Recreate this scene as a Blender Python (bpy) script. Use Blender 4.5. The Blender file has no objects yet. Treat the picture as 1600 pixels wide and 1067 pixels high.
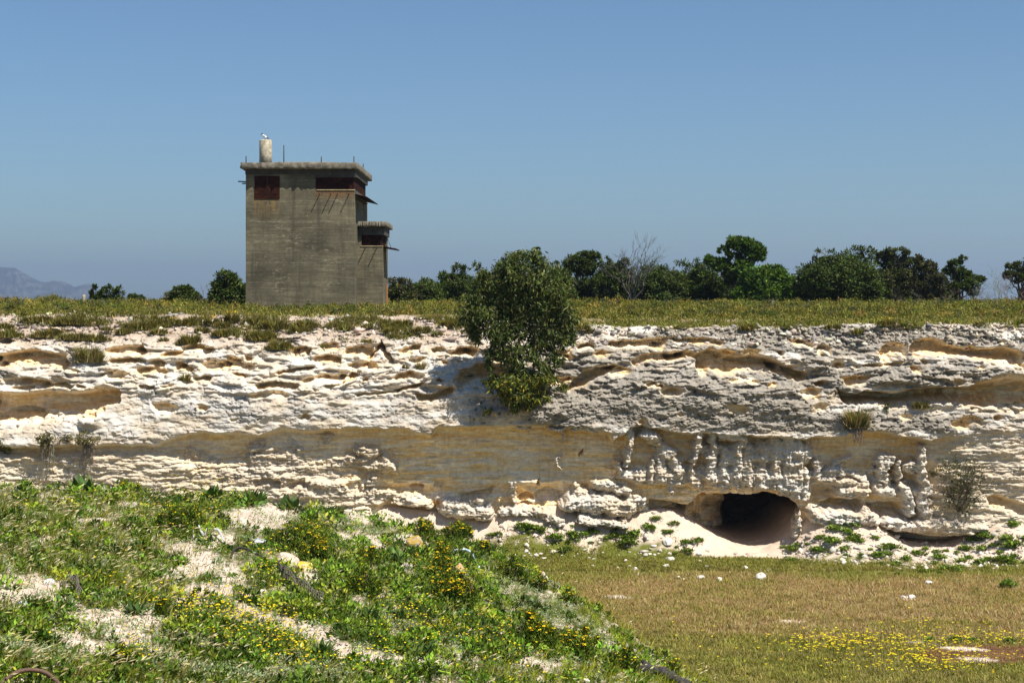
import bpy, bmesh, math, random
import numpy as np
from mathutils import Vector, Matrix, Euler

random.seed(7)
RNG = np.random.default_rng(11)
SC = bpy.context.scene
COL = SC.collection
PI = math.pi

# ------------------------------------------------------------------ scale
F = 2520.0      # focal length in photo pixels (1600 wide)
HZ = 470.0      # horizon row
EYE = 9.3       # eye height above the quarry floor


def at(px, py, Y):
    """A point at distance Y seen at that place in the photograph."""
    return np.array([(px - 800.0) * Y / F, Y, EYE - (py - HZ) * Y / F])


def ground_pt(px, py, z=0.0):
    Y = (EYE - z) * F / (py - HZ)
    return np.array([(px - 800.0) * Y / F, Y, z])


# ------------------------------------------------------------------ noise
_tabs = {}


def _tab(seed):
    if seed not in _tabs:
        a = np.random.default_rng(seed + 1000).random((256, 256)) * 2 * PI
        _tabs[seed] = (np.cos(a), np.sin(a))
    return _tabs[seed]


def gn(x, y, seed=0):
    gx, gy = _tab(seed)
    x = np.asarray(x, float); y = np.asarray(y, float)
    x0 = np.floor(x); y0 = np.floor(y)
    fx = x - x0; fy = y - y0
    i = x0.astype(np.int64) & 255; j = y0.astype(np.int64) & 255
    i1 = (i + 1) & 255; j1 = (j + 1) & 255
    u = fx * fx * fx * (fx * (fx * 6 - 15) + 10)
    v = fy * fy * fy * (fy * (fy * 6 - 15) + 10)
    a = gx[i, j] * fx + gy[i, j] * fy
    b = gx[i1, j] * (fx - 1) + gy[i1, j] * fy
    c = gx[i, j1] * fx + gy[i, j1] * (fy - 1)
    d = gx[i1, j1] * (fx - 1) + gy[i1, j1] * (fy - 1)
    return 1.55 * ((a * (1 - u) + b * u) * (1 - v) + (c * (1 - u) + d * u) * v)


def fbm(x, y, seed=0, oct=4, gain=0.5):
    s = 0; a = 1.0; n = 0
    for k in range(oct):
        s = s + a * gn(x * 2 ** k + 17.3 * k, y * 2 ** k + 5.1 * k, seed + k)
        n += a; a *= gain
    return s / n


def cells(x, y, seed=0):
    """Worley cells: a random number per cell and the distance to the cell's border."""
    r = np.random.default_rng(seed + 500).random((3, 256, 256))
    x0 = np.floor(x).astype(np.int64); y0 = np.floor(y).astype(np.int64)
    d1 = np.full(x.shape, 9.0); d2 = np.full(x.shape, 9.0); v = np.zeros(x.shape)
    for i in (-1, 0, 1):
        for j in (-1, 0, 1):
            a = (x0 + i) & 255; c = (y0 + j) & 255
            d = np.hypot(x0 + i + r[0, a, c] - x, y0 + j + r[1, a, c] - y)
            near = d < d1
            d2 = np.where(near, d1, np.minimum(d2, d)); v = np.where(near, r[2, a, c], v); d1 = np.where(near, d, d1)
    return v - .5, d2 - d1


def sstep(a, b, x):
    t = np.clip((x - a) / (b - a), 0, 1)
    return t * t * (3 - 2 * t)


def lerp3(a, b, t):
    return np.asarray(a)[None, :] * (1 - t[:, None]) + np.asarray(b)[None, :] * t[:, None]


# ------------------------------------------------------------------ object helpers
def tag(o, label=None, cat=None, group=None, kind=None):
    if label: o['label'] = label
    if cat: o['category'] = cat
    if group: o['group'] = group
    if kind: o['kind'] = kind
    return o


def empty(name, loc, label, cat, group=None):
    o = bpy.data.objects.new(name, None)
    COL.objects.link(o)
    o.location = [float(v) for v in loc]
    o.empty_display_size = 0.3
    return tag(o, label, cat, group)


def put(name, me, mat=None, parent=None, loc=None):
    o = bpy.data.objects.new(name, me)
    COL.objects.link(o)
    if mat and len(me.materials) == 0:
        me.materials.append(mat)
    if loc is not None:
        o.location = [float(v) for v in loc]
    if parent is not None:
        o.parent = parent
    return o


def mesh_np(name, V, faces, col=None, smooth=False):
    """V (n,3); faces = list of (k,m) int arrays; col (n,3) per vertex."""
    me = bpy.data.meshes.new(name)
    V = np.ascontiguousarray(V, dtype=np.float32)
    me.vertices.add(len(V))
    me.vertices.foreach_set('co', V.ravel())
    loops = np.concatenate([f.ravel() for f in faces]).astype(np.int32)
    tot = np.concatenate([np.full(len(f), f.shape[1]) for f in faces]).astype(np.int32)
    st = np.concatenate([[0], np.cumsum(tot)[:-1]]).astype(np.int32)
    me.loops.add(len(loops))
    me.loops.foreach_set('vertex_index', loops)
    me.polygons.add(len(tot))
    me.polygons.foreach_set('loop_start', st)
    me.polygons.foreach_set('loop_total', tot)
    if smooth:
        me.polygons.foreach_set('use_smooth', np.ones(len(tot), bool))
    if col is not None:
        a = me.attributes.new('Col', 'FLOAT_COLOR', 'POINT')
        c4 = np.ones((len(V), 4), np.float32)
        c4[:, :3] = col
        a.data.foreach_set('color', c4.ravel())
    me.update(calc_edges=True)
    me.validate()
    return me


def grid_faces(nu, nv):
    i = np.arange(nu * nv).reshape(nv, nu)
    return np.stack([i[:-1, :-1].ravel(), i[:-1, 1:].ravel(), i[1:, 1:].ravel(), i[1:, :-1].ravel()], 1)


class Soup:
    """Collects vertices and faces of one part."""
    def __init__(self):
        self.V = []; self.F3 = []; self.F4 = []; self.C = []; self.n = 0

    def add(self, V, F3=None, F4=None, C=None):
        V = np.asarray(V, float)
        self.V.append(V)
        if F3 is not None and len(F3): self.F3.append(np.asarray(F3) + self.n)
        if F4 is not None and len(F4): self.F4.append(np.asarray(F4) + self.n)
        if C is None: C = np.ones((len(V), 3)) * 0.5
        C = np.asarray(C, float)
        if C.ndim == 1: C = np.tile(C, (len(V), 1))
        self.C.append(C)
        self.n += len(V)

    def box(self, x0, x1, y0, y1, z0, z1, C=None):
        V = [(x0, y0, z0), (x1, y0, z0), (x1, y1, z0), (x0, y1, z0),
             (x0, y0, z1), (x1, y0, z1), (x1, y1, z1), (x0, y1, z1)]
        self.add(V, F4=[(0, 3, 2, 1), (4, 5, 6, 7), (0, 1, 5, 4), (1, 2, 6, 5), (2, 3, 7, 6), (3, 0, 4, 7)], C=C)

    def tube(self, P, R, n=6, C=None, cap=True):
        P = np.asarray(P, float); m = len(P)
        R = np.broadcast_to(np.asarray(R, float), (m,))
        T = np.gradient(P, axis=0)
        T /= np.linalg.norm(T, axis=1)[:, None] + 1e-9
        ref = np.array([0, 0, 1.0]) if abs(T[0, 2]) < 0.9 else np.array([1.0, 0, 0])
        V = []
        for k in range(m):
            a = np.cross(T[k], ref); a /= np.linalg.norm(a) + 1e-9
            b = np.cross(T[k], a)
            ang = np.arange(n) * 2 * PI / n
            V.append(P[k] + R[k] * (np.cos(ang)[:, None] * a + np.sin(ang)[:, None] * b))
        V = np.concatenate(V)
        F4 = []
        for k in range(m - 1):
            for q in range(n):
                F4.append((k * n + q, k * n + (q + 1) % n, (k + 1) * n + (q + 1) % n, (k + 1) * n + q))
        F3 = []
        if cap:
            V = np.concatenate([V, P[:1], P[-1:]])
            for q in range(n):
                F3.append((m * n, (q + 1) % n, q))
                F3.append((m * n + 1, (m - 1) * n + q, (m - 1) * n + (q + 1) % n))
        self.add(V, F3, F4, C)

    def mesh(self, name, smooth=False):
        fs = []
        if self.F4: fs.append(np.concatenate(self.F4))
        if self.F3: fs.append(np.concatenate(self.F3))
        return mesh_np(name, np.concatenate(self.V), fs, np.concatenate(self.C), smooth)

    def build(self, name, mat, parent=None, loc=None, smooth=False):
        return put(name, self.mesh(name, smooth), mat, parent, loc)


# ------------------------------------------------------------------ vegetation soups
def blades(S, P, L, W, yaw, lean, bend, col):
    """Curved tapering grass blades. P (n,3)."""
    n = len(P)
    d = np.stack([np.cos(yaw), np.sin(yaw), np.zeros(n)], 1)
    s = np.stack([-np.sin(yaw), np.cos(yaw), np.zeros(n)], 1)
    up = np.array([0, 0, 1.0])
    def pos(t):
        return P + (d * (lean * t + bend * t * t)[:, None] + up * (t * (1 - 0.35 * np.abs(bend) * t))[:, None]) * L[:, None]
    w = (W * 0.5)[:, None]
    p0 = pos(np.zeros(n)); p1 = pos(np.full(n, .55)); p2 = pos(np.ones(n))
    V = np.stack([p0 - s * w, p0 + s * w, p1 - s * w * .8, p1 + s * w * .8, p2], 1).reshape(-1, 3)
    i = np.arange(n)[:, None] * 5
    S.add(V, F3=i + np.array([[2, 3, 4]]), F4=i + np.array([[0, 1, 3, 2]]), C=np.repeat(col, 5, 0))


def leaves(S, P, D, N, L, W, col, fold=0.25):
    """Pointed leaves: P base, D along, N roughly the upward side."""
    n = len(P)
    D = D / (np.linalg.norm(D, axis=1)[:, None] + 1e-9)
    s = np.cross(D, N); s /= np.linalg.norm(s, axis=1)[:, None] + 1e-9
    u = np.cross(s, D)
    L = np.broadcast_to(L, (n,))[:, None]; W = np.broadcast_to(W, (n,))[:, None]
    a = P
    m = P + D * L * .5 - u * W * fold
    l = P + D * L * .45 - s * W * .5
    r = P + D * L * .45 + s * W * .5
    t = P + D * L
    V = np.stack([a, l, t, r, m], 1).reshape(-1, 3)
    i = np.arange(n)[:, None] * 5
    S.add(V, F3=np.concatenate([i + np.array([[0, 4, 1]]), i + np.array([[1, 4, 2]]),
                                i + np.array([[2, 4, 3]]), i + np.array([[3, 4, 0]])]), C=np.repeat(col, 5, 0))


def rand_unit(n):
    v = RNG.normal(size=(n, 3))
    return v / np.linalg.norm(v, axis=1)[:, None]


def jit(base, n, v=0.25, h=0.12):
    c = np.asarray(base)[None, :] * np.exp(RNG.normal(size=(n, 1)) * v)
    return c * np.exp(RNG.normal(size=(n, 3)) * h)


def palette(cols, n, v=0.25, h=0.1, p=None):
    idx = RNG.choice(len(cols), n, p=p)
    c = np.asarray(cols)[idx]
    return c * np.exp(RNG.normal(size=(n, 1)) * v) * np.exp(RNG.normal(size=(n, 3)) * h)


def crown(S, clumps, nleaf, L, W, cols, droop=0.0, shell=0.55, v=0.28, sub=9, subr=0.38):
    """clumps: list of (x,y,z,rx,ry,rz). Leaves gather in tufts on each clump."""
    clumps = np.asarray(clumps, float)
    vol = clumps[:, 3] * clumps[:, 5]
    cnt = np.maximum((nleaf * vol / vol.sum()).astype(int), 8)
    for k, c in enumerate(clumps):
        n = cnt[k]
        nt = max(sub, int(n / 45))
        tu = rand_unit(nt) * (shell + (1 - shell) * RNG.random((nt, 1)) ** .5)
        ti = RNG.integers(0, nt, n)
        q = tu[ti] + rand_unit(n) * (RNG.random((n, 1)) ** .5) * subr
        P = c[:3] + q * c[3:]
        out = q / (np.linalg.norm(q, axis=1)[:, None] + 1e-6)
        D = out * .6 + rand_unit(n) * .9 + np.array([0, 0, .25 - droop])
        N = out * .5 + np.array([0, 0, 1.0]) + rand_unit(n) * .5
        tone = np.exp(RNG.normal(size=nt) * .18)[ti][:, None]
        col = palette(cols, n, v) * tone
        leaves(S, P, D, N, L * (.6 + .8 * RNG.random(n)), W * (.7 + .6 * RNG.random(n)), col)


def wig(a, b, n=5, amp=0.1):
    a = np.asarray(a, float); b = np.asarray(b, float)
    t = np.linspace(0, 1, n)[:, None]
    P = a * (1 - t) + b * t
    j = RNG.normal(size=(n, 3)) * amp * np.linalg.norm(b - a)
    j[0] = 0; j[-1] = 0
    return P + j


def twigs(S, base, d, length, rad, depth, C, spread=.55, kids=3, n=4):
    """Recursive bare branching."""
    d = d / np.linalg.norm(d)
    end = base + d * length
    P = wig(base, end, 4, .06)
    S.tube(P, np.linspace(rad, rad * .6, 4), n, C)
    if depth <= 0: return
    for k in range(kids):
        t = random.uniform(.4, 1.0)
        b = base + d * length * t
        nd = d + rand_unit(1)[0] * spread + np.array([0, 0, .12])
        twigs(S, b, nd, length * random.uniform(.5, .8), rad * .55, depth - 1, C, spread, kids, max(3, n - 1))


# ------------------------------------------------------------------ materials
def mat_new(name):
    m = bpy.data.materials.new(name)
    m.use_nodes = True
    nt = m.node_tree
    return m, nt, nt.nodes['Principled BSDF']


def N(nt, t, **kw):
    n = nt.nodes.new(t)
    for k, v in kw.items():
        if k.startswith('i_'):
            n.inputs[k[2:].replace('_', ' ')].default_value = v
        else:
            setattr(n, k, v)
    return n


def ramp(nt, stops):
    r = nt.nodes.new('ShaderNodeValToRGB')
    e = r.color_ramp.elements
    e[0].position, e[0].color = stops[0][0], (*stops[0][1], 1)
    e[1].position, e[1].color = stops[-1][0], (*stops[-1][1], 1)
    for p, c in stops[1:-1]:
        x = e.new(p); x.color = (*c, 1)
    return r


def mix(nt, a, b, fac, mode='MIX'):
    m = nt.nodes.new('ShaderNodeMix')
    m.data_type = 'RGBA'; m.blend_type = mode
    for s, v in ((m.inputs[6], a), (m.inputs[7], b), (m.inputs[0], fac)):
        if isinstance(v, (int, float)): s.default_value = v
        elif isinstance(v, tuple): s.default_value = (*v, 1) if len(v) == 3 else v
        else: nt.links.new(v, s)
    return m.outputs[2]


def noise_tex(nt, scale, detail=6, rough=.55, vec=None, sc=None):
    n = N(nt, 'ShaderNodeTexNoise'); n.inputs['Scale'].default_value = scale
    n.inputs['Detail'].default_value = detail; n.inputs['Roughness'].default_value = rough
    g = N(nt, 'ShaderNodeNewGeometry') if vec is None else None
    v = g.outputs['Position'] if g else vec
    if sc:
        m = N(nt, 'ShaderNodeMapping'); m.inputs['Scale'].default_value = sc
        nt.links.new(v, m.inputs['Vector']); v = m.outputs['Vector']
    nt.links.new(v, n.inputs['Vector'])
    return n.outputs['Fac']


def foliage_mat(name, trans=.3, rough=.6, spec=.18):
    m, nt, b = mat_new(name)
    a = N(nt, 'ShaderNodeAttribute', attribute_name='Col')
    nt.links.new(a.outputs['Color'], b.inputs['Base Color'])
    b.inputs['Roughness'].default_value = rough
    b.inputs['Specular IOR Level'].default_value = spec
    t = N(nt, 'ShaderNodeBsdfTranslucent')
    nt.links.new(mix(nt, a.outputs['Color'], (1.0, 1.0, .35), 1.0, 'MULTIPLY'), t.inputs['Color'])
    ms = N(nt, 'ShaderNodeMixShader'); ms.inputs[0].default_value = trans
    nt.links.new(b.outputs[0], ms.inputs[1]); nt.links.new(t.outputs[0], ms.inputs[2])
    nt.links.new(ms.outputs[0], nt.nodes['Material Output'].inputs['Surface'])
    return m


def attr_mat(name, rough=.9, spec=.15, nscale=8.0, namp=.35, bump=.0, bscale=30.0, bdist=.02):
    """Vertex colours broken up by noise, with a little bump."""
    m, nt, b = mat_new(name)
    a = N(nt, 'ShaderNodeAttribute', attribute_name='Col')
    n = noise_tex(nt, nscale, 8, .65)
    r = ramp(nt, [(.25, (1 - namp,) * 3), (.75, (1 + namp,) * 3)])
    nt.links.new(n, r.inputs[0])
    nt.links.new(mix(nt, a.outputs['Color'], r.outputs[0], 1.0, 'MULTIPLY'), b.inputs['Base Color'])
    b.inputs['Roughness'].default_value = rough
    b.inputs['Specular IOR Level'].default_value = spec
    if bump:
        bn = noise_tex(nt, bscale, 8, .7)
        bp = N(nt, 'ShaderNodeBump'); bp.inputs['Strength'].default_value = bump
        bp.inputs['Distance'].default_value = bdist
        nt.links.new(bn, bp.inputs['Height']); nt.links.new(bp.outputs[0], b.inputs['Normal'])
    return m


M = {}
M['leaf'] = foliage_mat('green_leaves', .28)
M['gloss'] = foliage_mat('waxy_leaves', .25, .5, .16)
M['grass'] = foliage_mat('grass_blades', .35, .6, .2)
M['petal'] = foliage_mat('yellow_petals', .25, .6, .2)
M['bark'] = attr_mat('bark', .9, .1, 14, .4, .5, 40, .01)
M['rock'] = attr_mat('limestone', .95, .08, 9, .2, .55, 16, .04)
M['soil'] = attr_mat('sandy_soil', .95, .05, 5, .22, .6, 22, .04)
M['far'] = attr_mat('distant_rock', .95, .05, .01, .25)


def rust_mat():
    m, nt, b = mat_new('rusted_steel')
    n = noise_tex(nt, 4, 9, .8)
    r = ramp(nt, [(.3, (.010, .004, .003)), (.5, (.024, .008, .005)), (.62, (.055, .017, .008)), (.74, (.17, .055, .02))])
    nt.links.new(n, r.inputs[0]); nt.links.new(r.outputs[0], b.inputs['Base Color'])
    b.inputs['Roughness'].default_value = .95; b.inputs['Specular IOR Level'].default_value = .08
    return m


M['rust'] = rust_mat()


def concrete_mat():
    m, nt, b = mat_new('board_marked_concrete')
    # streaks along the board marks (stretched in x and y, fine in z)
    st0 = noise_tex(nt, 1.0, 10, .74, sc=(.8, .8, 15))
    gr_ = noise_tex(nt, 7, 9, .8)
    ma_ = N(nt, 'ShaderNodeMix'); ma_.data_type = 'FLOAT'; ma_.inputs[0].default_value = .42
    nt.links.new(st0, ma_.inputs[2]); nt.links.new(gr_, ma_.inputs[3]); st = ma_.outputs[0]
    base = ramp(nt, [(.30, (.060, .054, .040)), (.44, (.100, .092, .068)), (.56, (.145, .132, .097)), (.62, (.23, .21, .16)), (.72, (.48, .44, .35))])
    nt.links.new(st, base.inputs[0])
    big = noise_tex(nt, .55, 5, .6, sc=(1, 1, 1.5))
    br = ramp(nt, [(.3, (.55, .55, .54)), (.5, (.95, .94, .9)), (.72, (1.5, 1.46, 1.35))])
    nt.links.new(big, br.inputs[0])
    c = mix(nt, base.outputs[0], br.outputs[0], 1.0, 'MULTIPLY')
    # crumbled pale skin left between the boards, and dark water runs
    pa = noise_tex(nt, 1.0, 10, .8, sc=(3.2, 3.2, 11)); par = ramp(nt, [(.54, (0, 0, 0)), (.64, (.8, .8, .8))]); nt.links.new(pa, par.inputs[0])
    pb = noise_tex(nt, .8, 4, .6); pbr = ramp(nt, [(.42, (0, 0, 0)), (.62, (1, 1, 1))]); nt.links.new(pb, pbr.inputs[0])
    pm = N(nt, 'ShaderNodeMath', operation='MULTIPLY'); nt.links.new(par.outputs[0], pm.inputs[0]); nt.links.new(pbr.outputs[0], pm.inputs[1])
    c = mix(nt, c, (.40, .36, .26), pm.outputs[0])
    va = noise_tex(nt, 1.0, 8, .7, sc=(2.6, 2.6, .22)); var = ramp(nt, [(.50, (0, 0, 0)), (.72, (.75, .75, .75))]); nt.links.new(va, var.inputs[0])
    c = mix(nt, c, (.045, .040, .03), var.outputs[0])
    c = mix(nt, c, (1.0, .975, .90), 1.0, 'MULTIPLY')
    # pale lime lines where two pours of concrete meet
    g = N(nt, 'ShaderNodeNewGeometry'); sx = N(nt, 'ShaderNodeSeparateXYZ')
    nt.links.new(g.outputs['Position'], sx.inputs[0])
    zw = N(nt, 'ShaderNodeMath', operation='MULTIPLY'); zw.inputs[1].default_value = 1 / .92
    nt.links.new(sx.outputs['Z'], zw.inputs[0])
    wob = noise_tex(nt, .9, 3, .5)
    wa = N(nt, 'ShaderNodeMath', operation='MULTIPLY_ADD'); wa.inputs[1].default_value = .12
    nt.links.new(wob, wa.inputs[0]); nt.links.new(zw.outputs[0], wa.inputs[2])
    fr = N(nt, 'ShaderNodeMath', operation='FRACT'); nt.links.new(wa.outputs[0], fr.inputs[0])
    lr = ramp(nt, [(0, (1, 1, 1)), (.05, (.6, .6, .6)), (.11, (0, 0, 0)), (1, (0, 0, 0))])
    nt.links.new(fr.outputs[0], lr.inputs[0])
    ln = noise_tex(nt, 3.0, 8, .8, sc=(1.4, 1.4, 9))
    lnr = ramp(nt, [(.52, (0, 0, 0)), (.68, (.7, .7, .7))]); nt.links.new(ln, lnr.inputs[0])
    lm = N(nt, 'ShaderNodeMath', operation='MULTIPLY')
    nt.links.new(lr.outputs[0], lm.inputs[0]); nt.links.new(lnr.outputs[0], lm.inputs[1])
    c = mix(nt, c, (.50, .46, .36), lm.outputs[0])
    # rust runs below the left window and under the window band
    def stain(c, x0, x1, z0, z1, colr, amt):
        mx = N(nt, 'ShaderNodeMapRange'); mx.interpolation_type = 'SMOOTHSTEP'
        mx.inputs[1].default_value = x0; mx.inputs[2].default_value = x0 + .18
        nt.links.new(sx.outputs['X'], mx.inputs[0])
        mx2 = N(nt, 'ShaderNodeMapRange'); mx2.interpolation_type = 'SMOOTHSTEP'
        mx2.inputs[1].default_value = x1; mx2.inputs[2].default_value = x1 - .18
        nt.links.new(sx.outputs['X'], mx2.inputs[0])
        mz = N(nt, 'ShaderNodeMapRange'); mz.inputs[1].default_value = z0; mz.inputs[2].default_value = z1
        nt.links.new(sx.outputs['Z'], mz.inputs[0])
        up = N(nt, 'ShaderNodeMath', operation='LESS_THAN'); up.inputs[1].default_value = z1 + .02
        nt.links.new(sx.outputs['Z'], up.inputs[0])
        sn = noise_tex(nt, 1.0, 6, .7, sc=(7, 7, 1.2))
        sr = ramp(nt, [(.38, (0, 0, 0)), (.6, (1, 1, 1))]); nt.links.new(sn, sr.inputs[0])
        o = mx.outputs[0]
        for q in (mx2.outputs[0], mz.outputs[0], up.outputs[0], sr.outputs[0]):
            k = N(nt, 'ShaderNodeMath', operation='MULTIPLY')
            nt.links.new(o, k.inputs[0]); nt.links.new(q, k.inputs[1]); o = k.outputs[0]
        k = N(nt, 'ShaderNodeMath', operation='MULTIPLY'); k.inputs[1].default_value = amt
        nt.links.new(o, k.inputs[0])
        return mix(nt, c, colr, k.outputs[0])
    c = stain(c, -11.62, -10.28, 12.85, 13.86, (.27, .165, .05), .75)
    c = stain(c, -8.9, -7.0, 13.75, 14.2, (.26, .11, .03), .8)
    nt.links.new(c, b.inputs['Base Color'])
    b.inputs['Roughness'].default_value = .92
    b.inputs['Specular IOR Level'].default_value = .15
    bp = N(nt, 'ShaderNodeBump'); bp.inputs['Strength'].default_value = .7; bp.inputs['Distance'].default_value = .02
    nt.links.new(st, bp.inputs['Height']); nt.links.new(bp.outputs[0], b.inputs['Normal'])
    return m


M['concrete'] = concrete_mat()


def flat_mat(name, c, rough=.8, nsc=12, amp=.3):
    m, nt, b = mat_new(name)
    n = noise_tex(nt, nsc, 6, .65)
    r = ramp(nt, [(.3, tuple(v * (1 - amp) for v in c)), (.7, tuple(min(v * (1 + amp), 1) for v in c))])
    nt.links.new(n, r.inputs[0]); nt.links.new(r.outputs[0], b.inputs['Base Color'])
    b.inputs['Roughness'].default_value = rough
    return m


M['slab'] = flat_mat('weathered_roof_concrete', (.15, .132, .098), .95, 4, .6)
M['fascia_and_shade'] = flat_mat('fascia_and_shade_concrete', (.05, .046, .038), .95, 4, .6)  # also colours the painted eaves shadow on the left wall
M['pipe'] = flat_mat('pale_pipe_concrete', (.36, .315, .225), .9, 9, .5)
M['iron'] = flat_mat('dark_iron', (.035, .022, .017), .8, 20, .5)
M['brown'] = flat_mat('brown_rusty_pipe', (.09, .045, .022), .7, 20, .5)
M['plastic'] = flat_mat('pale_blue_plastic', (.5, .62, .66), .5, 20, .2)
M['char'] = flat_mat('charred_wood', (.035, .03, .028), .9, 14, .8)
M['wood'] = flat_mat('grey_wood', (.33, .29, .22), .9, 14, .35)
M['white'] = flat_mat('white_feathers', (.8, .8, .8), .8, 20, .08)
M['dark'] = flat_mat('dark_feathers', (.03, .03, .035), .7, 20, .2)


# ================================================================== CLIFF
# The quarry face is one displaced surface.  Feature positions were measured on the photograph and
# turned into metres on the plane Y = 60 (42 photo pixels to the metre); P is how far the rock juts out.
CY = 60.0
PXM = F / CY
cx = np.arange(-330, 1935, 1.08)
cy = np.concatenate([np.arange(470, 500, 1.5), np.arange(500, 860, 0.74), np.arange(860, 900, 2.0)])
XP, YP = np.meshgrid(cx, cy)


def build_cliff():
    x, y = XP, YP
    wx = x + 9 * fbm(x / 42, y / 34, 1, 3) + 3.5 * fbm(x / 11, y / 10, 2, 3)
    wy = y + 5.5 * fbm(x / 55, y / 40, 3, 3) + 2.4 * fbm(x / 12, y / 9, 4, 3)
    # base profiles at a few stations along the face
    ST = {
        -330: [(490, -3.9), (500, -3.0), (540, -.95), (560, -.6), (575, -.45), (605, -.05), (640, .2), (690, .85), (700, .8), (900, .95)],
        0:    [(490, -3.9), (498, -3.0), (540, -.95), (560, -.6), (575, -.45), (605, -.05), (640, .2), (690, .85), (700, .8), (900, .95)],
        260:  [(490, -4.2), (498, -3.2), (540, -1.0), (560, -.55), (590, -.05), (606, .35), (640, .75), (672, 1.0), (700, .95), (900, 1.0)],
        520:  [(490, -4.0), (499, -3.0), (530, -1.2), (560, -.5), (600, .45), (630, .9), (663, 1.08), (700, 1.05), (900, 1.1)],
        760:  [(490, -3.4), (500, -2.5), (530, -1.0), (560, -.5), (590, .1), (615, .8), (640, 1.0), (663, 1.10), (700, 1.08), (900, 1.12)],
        1000: [(490, -3.2), (508, -1.6), (530, -.9), (560, -.4), (583, .15), (600, .65), (630, .97), (663, 1.10), (900, 1.12)],
        1250: [(490, -3.0), (508, -1.25), (540, -.5), (575, .05), (600, .55), (635, .92), (675, 1.1), (900, 1.12)],
        1480: [(490, -3.0), (506, -1.05), (525, -.5), (550, .05), (572, .6), (592, .9), (606, .9), (640, .85), (665, 1.05), (690, 1.0), (760, .95), (900, 1.1)],
        1935: [(490, -3.0), (506, -1.05), (525, -.5), (550, .05), (572, .6), (592, .9), (606, .9), (640, .85), (665, 1.05), (690, 1.0), (760, .95), (900, 1.1)],
    }
    ks = sorted(ST)
    prof = [np.interp(wy, [a for a, _ in ST[k]], [b for _, b in ST[k]]) for k in ks]
    p = np.zeros_like(x)
    for a, b, pa, pb in zip(ks[:-1], ks[1:], prof[:-1], prof[1:]):
        t = np.clip((wx - a) / (b - a), 0, 1); t = t * t * (3 - 2 * t)
        sel = (wx >= a) & (wx <= b)
        p = np.where(sel, pa * (1 - t) + pb * t, p)
    p = np.where(wx < ks[0], prof[0], p); p = np.where(wx > ks[-1], prof[-1], p)

    for (bx, by, rx, ry, dp) in ((685, 590, 45, 16, .38), (925, 562, 45, 22, .42), (1250, 556, 52, 24, .42), (1030, 618, 60, 30, .14), (1098, 618, 26, 26, .22), (1165, 622, 34, 30, .22),
                                 (1225, 628, 38, 28, .2), (150, 652, 16, 14, .35), (8, 620, 24, 14, .4), (400, 620, 160, 26, .12), (1450, 585, 80, 16, .18), (120, 585, 90, 10, .2)):
        p = p + dp * np.exp(-(((wx - bx) / rx) ** 2 + ((wy - by) / ry) ** 2) ** 1.6)

    # ---- main undercut: everything under the lip steps back
    lipx = [-400, 0, 30, 110, 200, 250, 275, 300, 330, 380, 402, 440, 480, 520, 560, 600, 640, 648, 672, 684, 720, 760, 800, 850, 890, 920, 950, 958, 968, 980, 1000, 1040, 1060, 1100, 1150, 1200, 1250, 1300, 1340, 1370, 1420, 1442, 1475, 1520, 1935]
    lipy = [690, 690, 694, 692, 690, 690, 682, 673, 671, 671, 677, 664, 668, 665, 662, 664, 665, 671, 674, 660, 662, 660, 661, 660, 663, 665, 671, 682, 676, 663, 660, 668, 672, 672, 675, 677, 680, 677, 668, 670, 681, 684, 678, 668, 660]
    depx = [-400, 0, 40, 120, 190, 230, 280, 330, 390, 420, 470, 520, 640, 800, 1010, 1250, 1300, 1420, 1442, 1470, 1510, 1935]
    depv = [.5, .5, .62, .5, .34, .30, .55, .70, .66, .40, .42, .56, 1.06, 1.10, 1.08, 1.06, 1.05, 1.05, .62, .30, .05, 0]
    lip = np.interp(wx, lipx, lipy) + 2.2 * fbm(x / 9, y * 0 + 3.3, 5, 3) + 3.0 * fbm(x / 34, y * 0 + 8.1, 6, 2)
    dep = np.interp(wx + 8 * fbm(x / 30, y / 12, 7, 2), depx, depv)
    dy = y - lip
    step = sstep(0, 9, dy)
    # a shallower second step fades the ledge out again at the left, where the wall is in the sun
    back = np.interp(wx, [-400, 250, 300, 560, 640, 1935], [20, 22, 62, 110, 400, 400])
    ret = 1 - sstep(back * .45, back, dy) * np.interp(wx, [-400, 250, 640, 660, 1935], [.8, .8, .55, 0, 0])
    under_main = dep * step * ret
    wall = p - under_main
    below = dy > 0

    def win(xa, xb, ya, yb):
        i0, i1 = np.searchsorted(cx, xa - 30), np.searchsorted(cx, xb + 30)
        j0, j1 = np.searchsorted(cy, ya - 22), np.searchsorted(cy, yb + 22)
        return np.s_[max(j0, 0):max(j1, 1), max(i0, 0):max(i1, 1)]

    # extra waviness so that no knob keeps a plain outline
    kx = wx + 5.5 * fbm(x / 17, y / 15, 14, 3) + 2.2 * fbm(x / 5, y / 5, 15, 2)
    ky = wy + 4.0 * fbm(x / 15, y / 13, 16, 3) + 2.0 * fbm(x / 6, y / 4, 17, 2)
    kr = 1.08 + .4 * fbm(x / 16, y / 34, 18, 3)
    kh = .13 * fbm(x / 12, y / 40, 19, 3) + .06 * fbm(x / 4, y / 4, 26, 3)

    def smax(a, b, k=.07):
        m_ = np.maximum(a, b)
        return m_ + k * np.log(np.exp((a - m_) / k) + np.exp((b - m_) / k)) - k * .0

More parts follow.
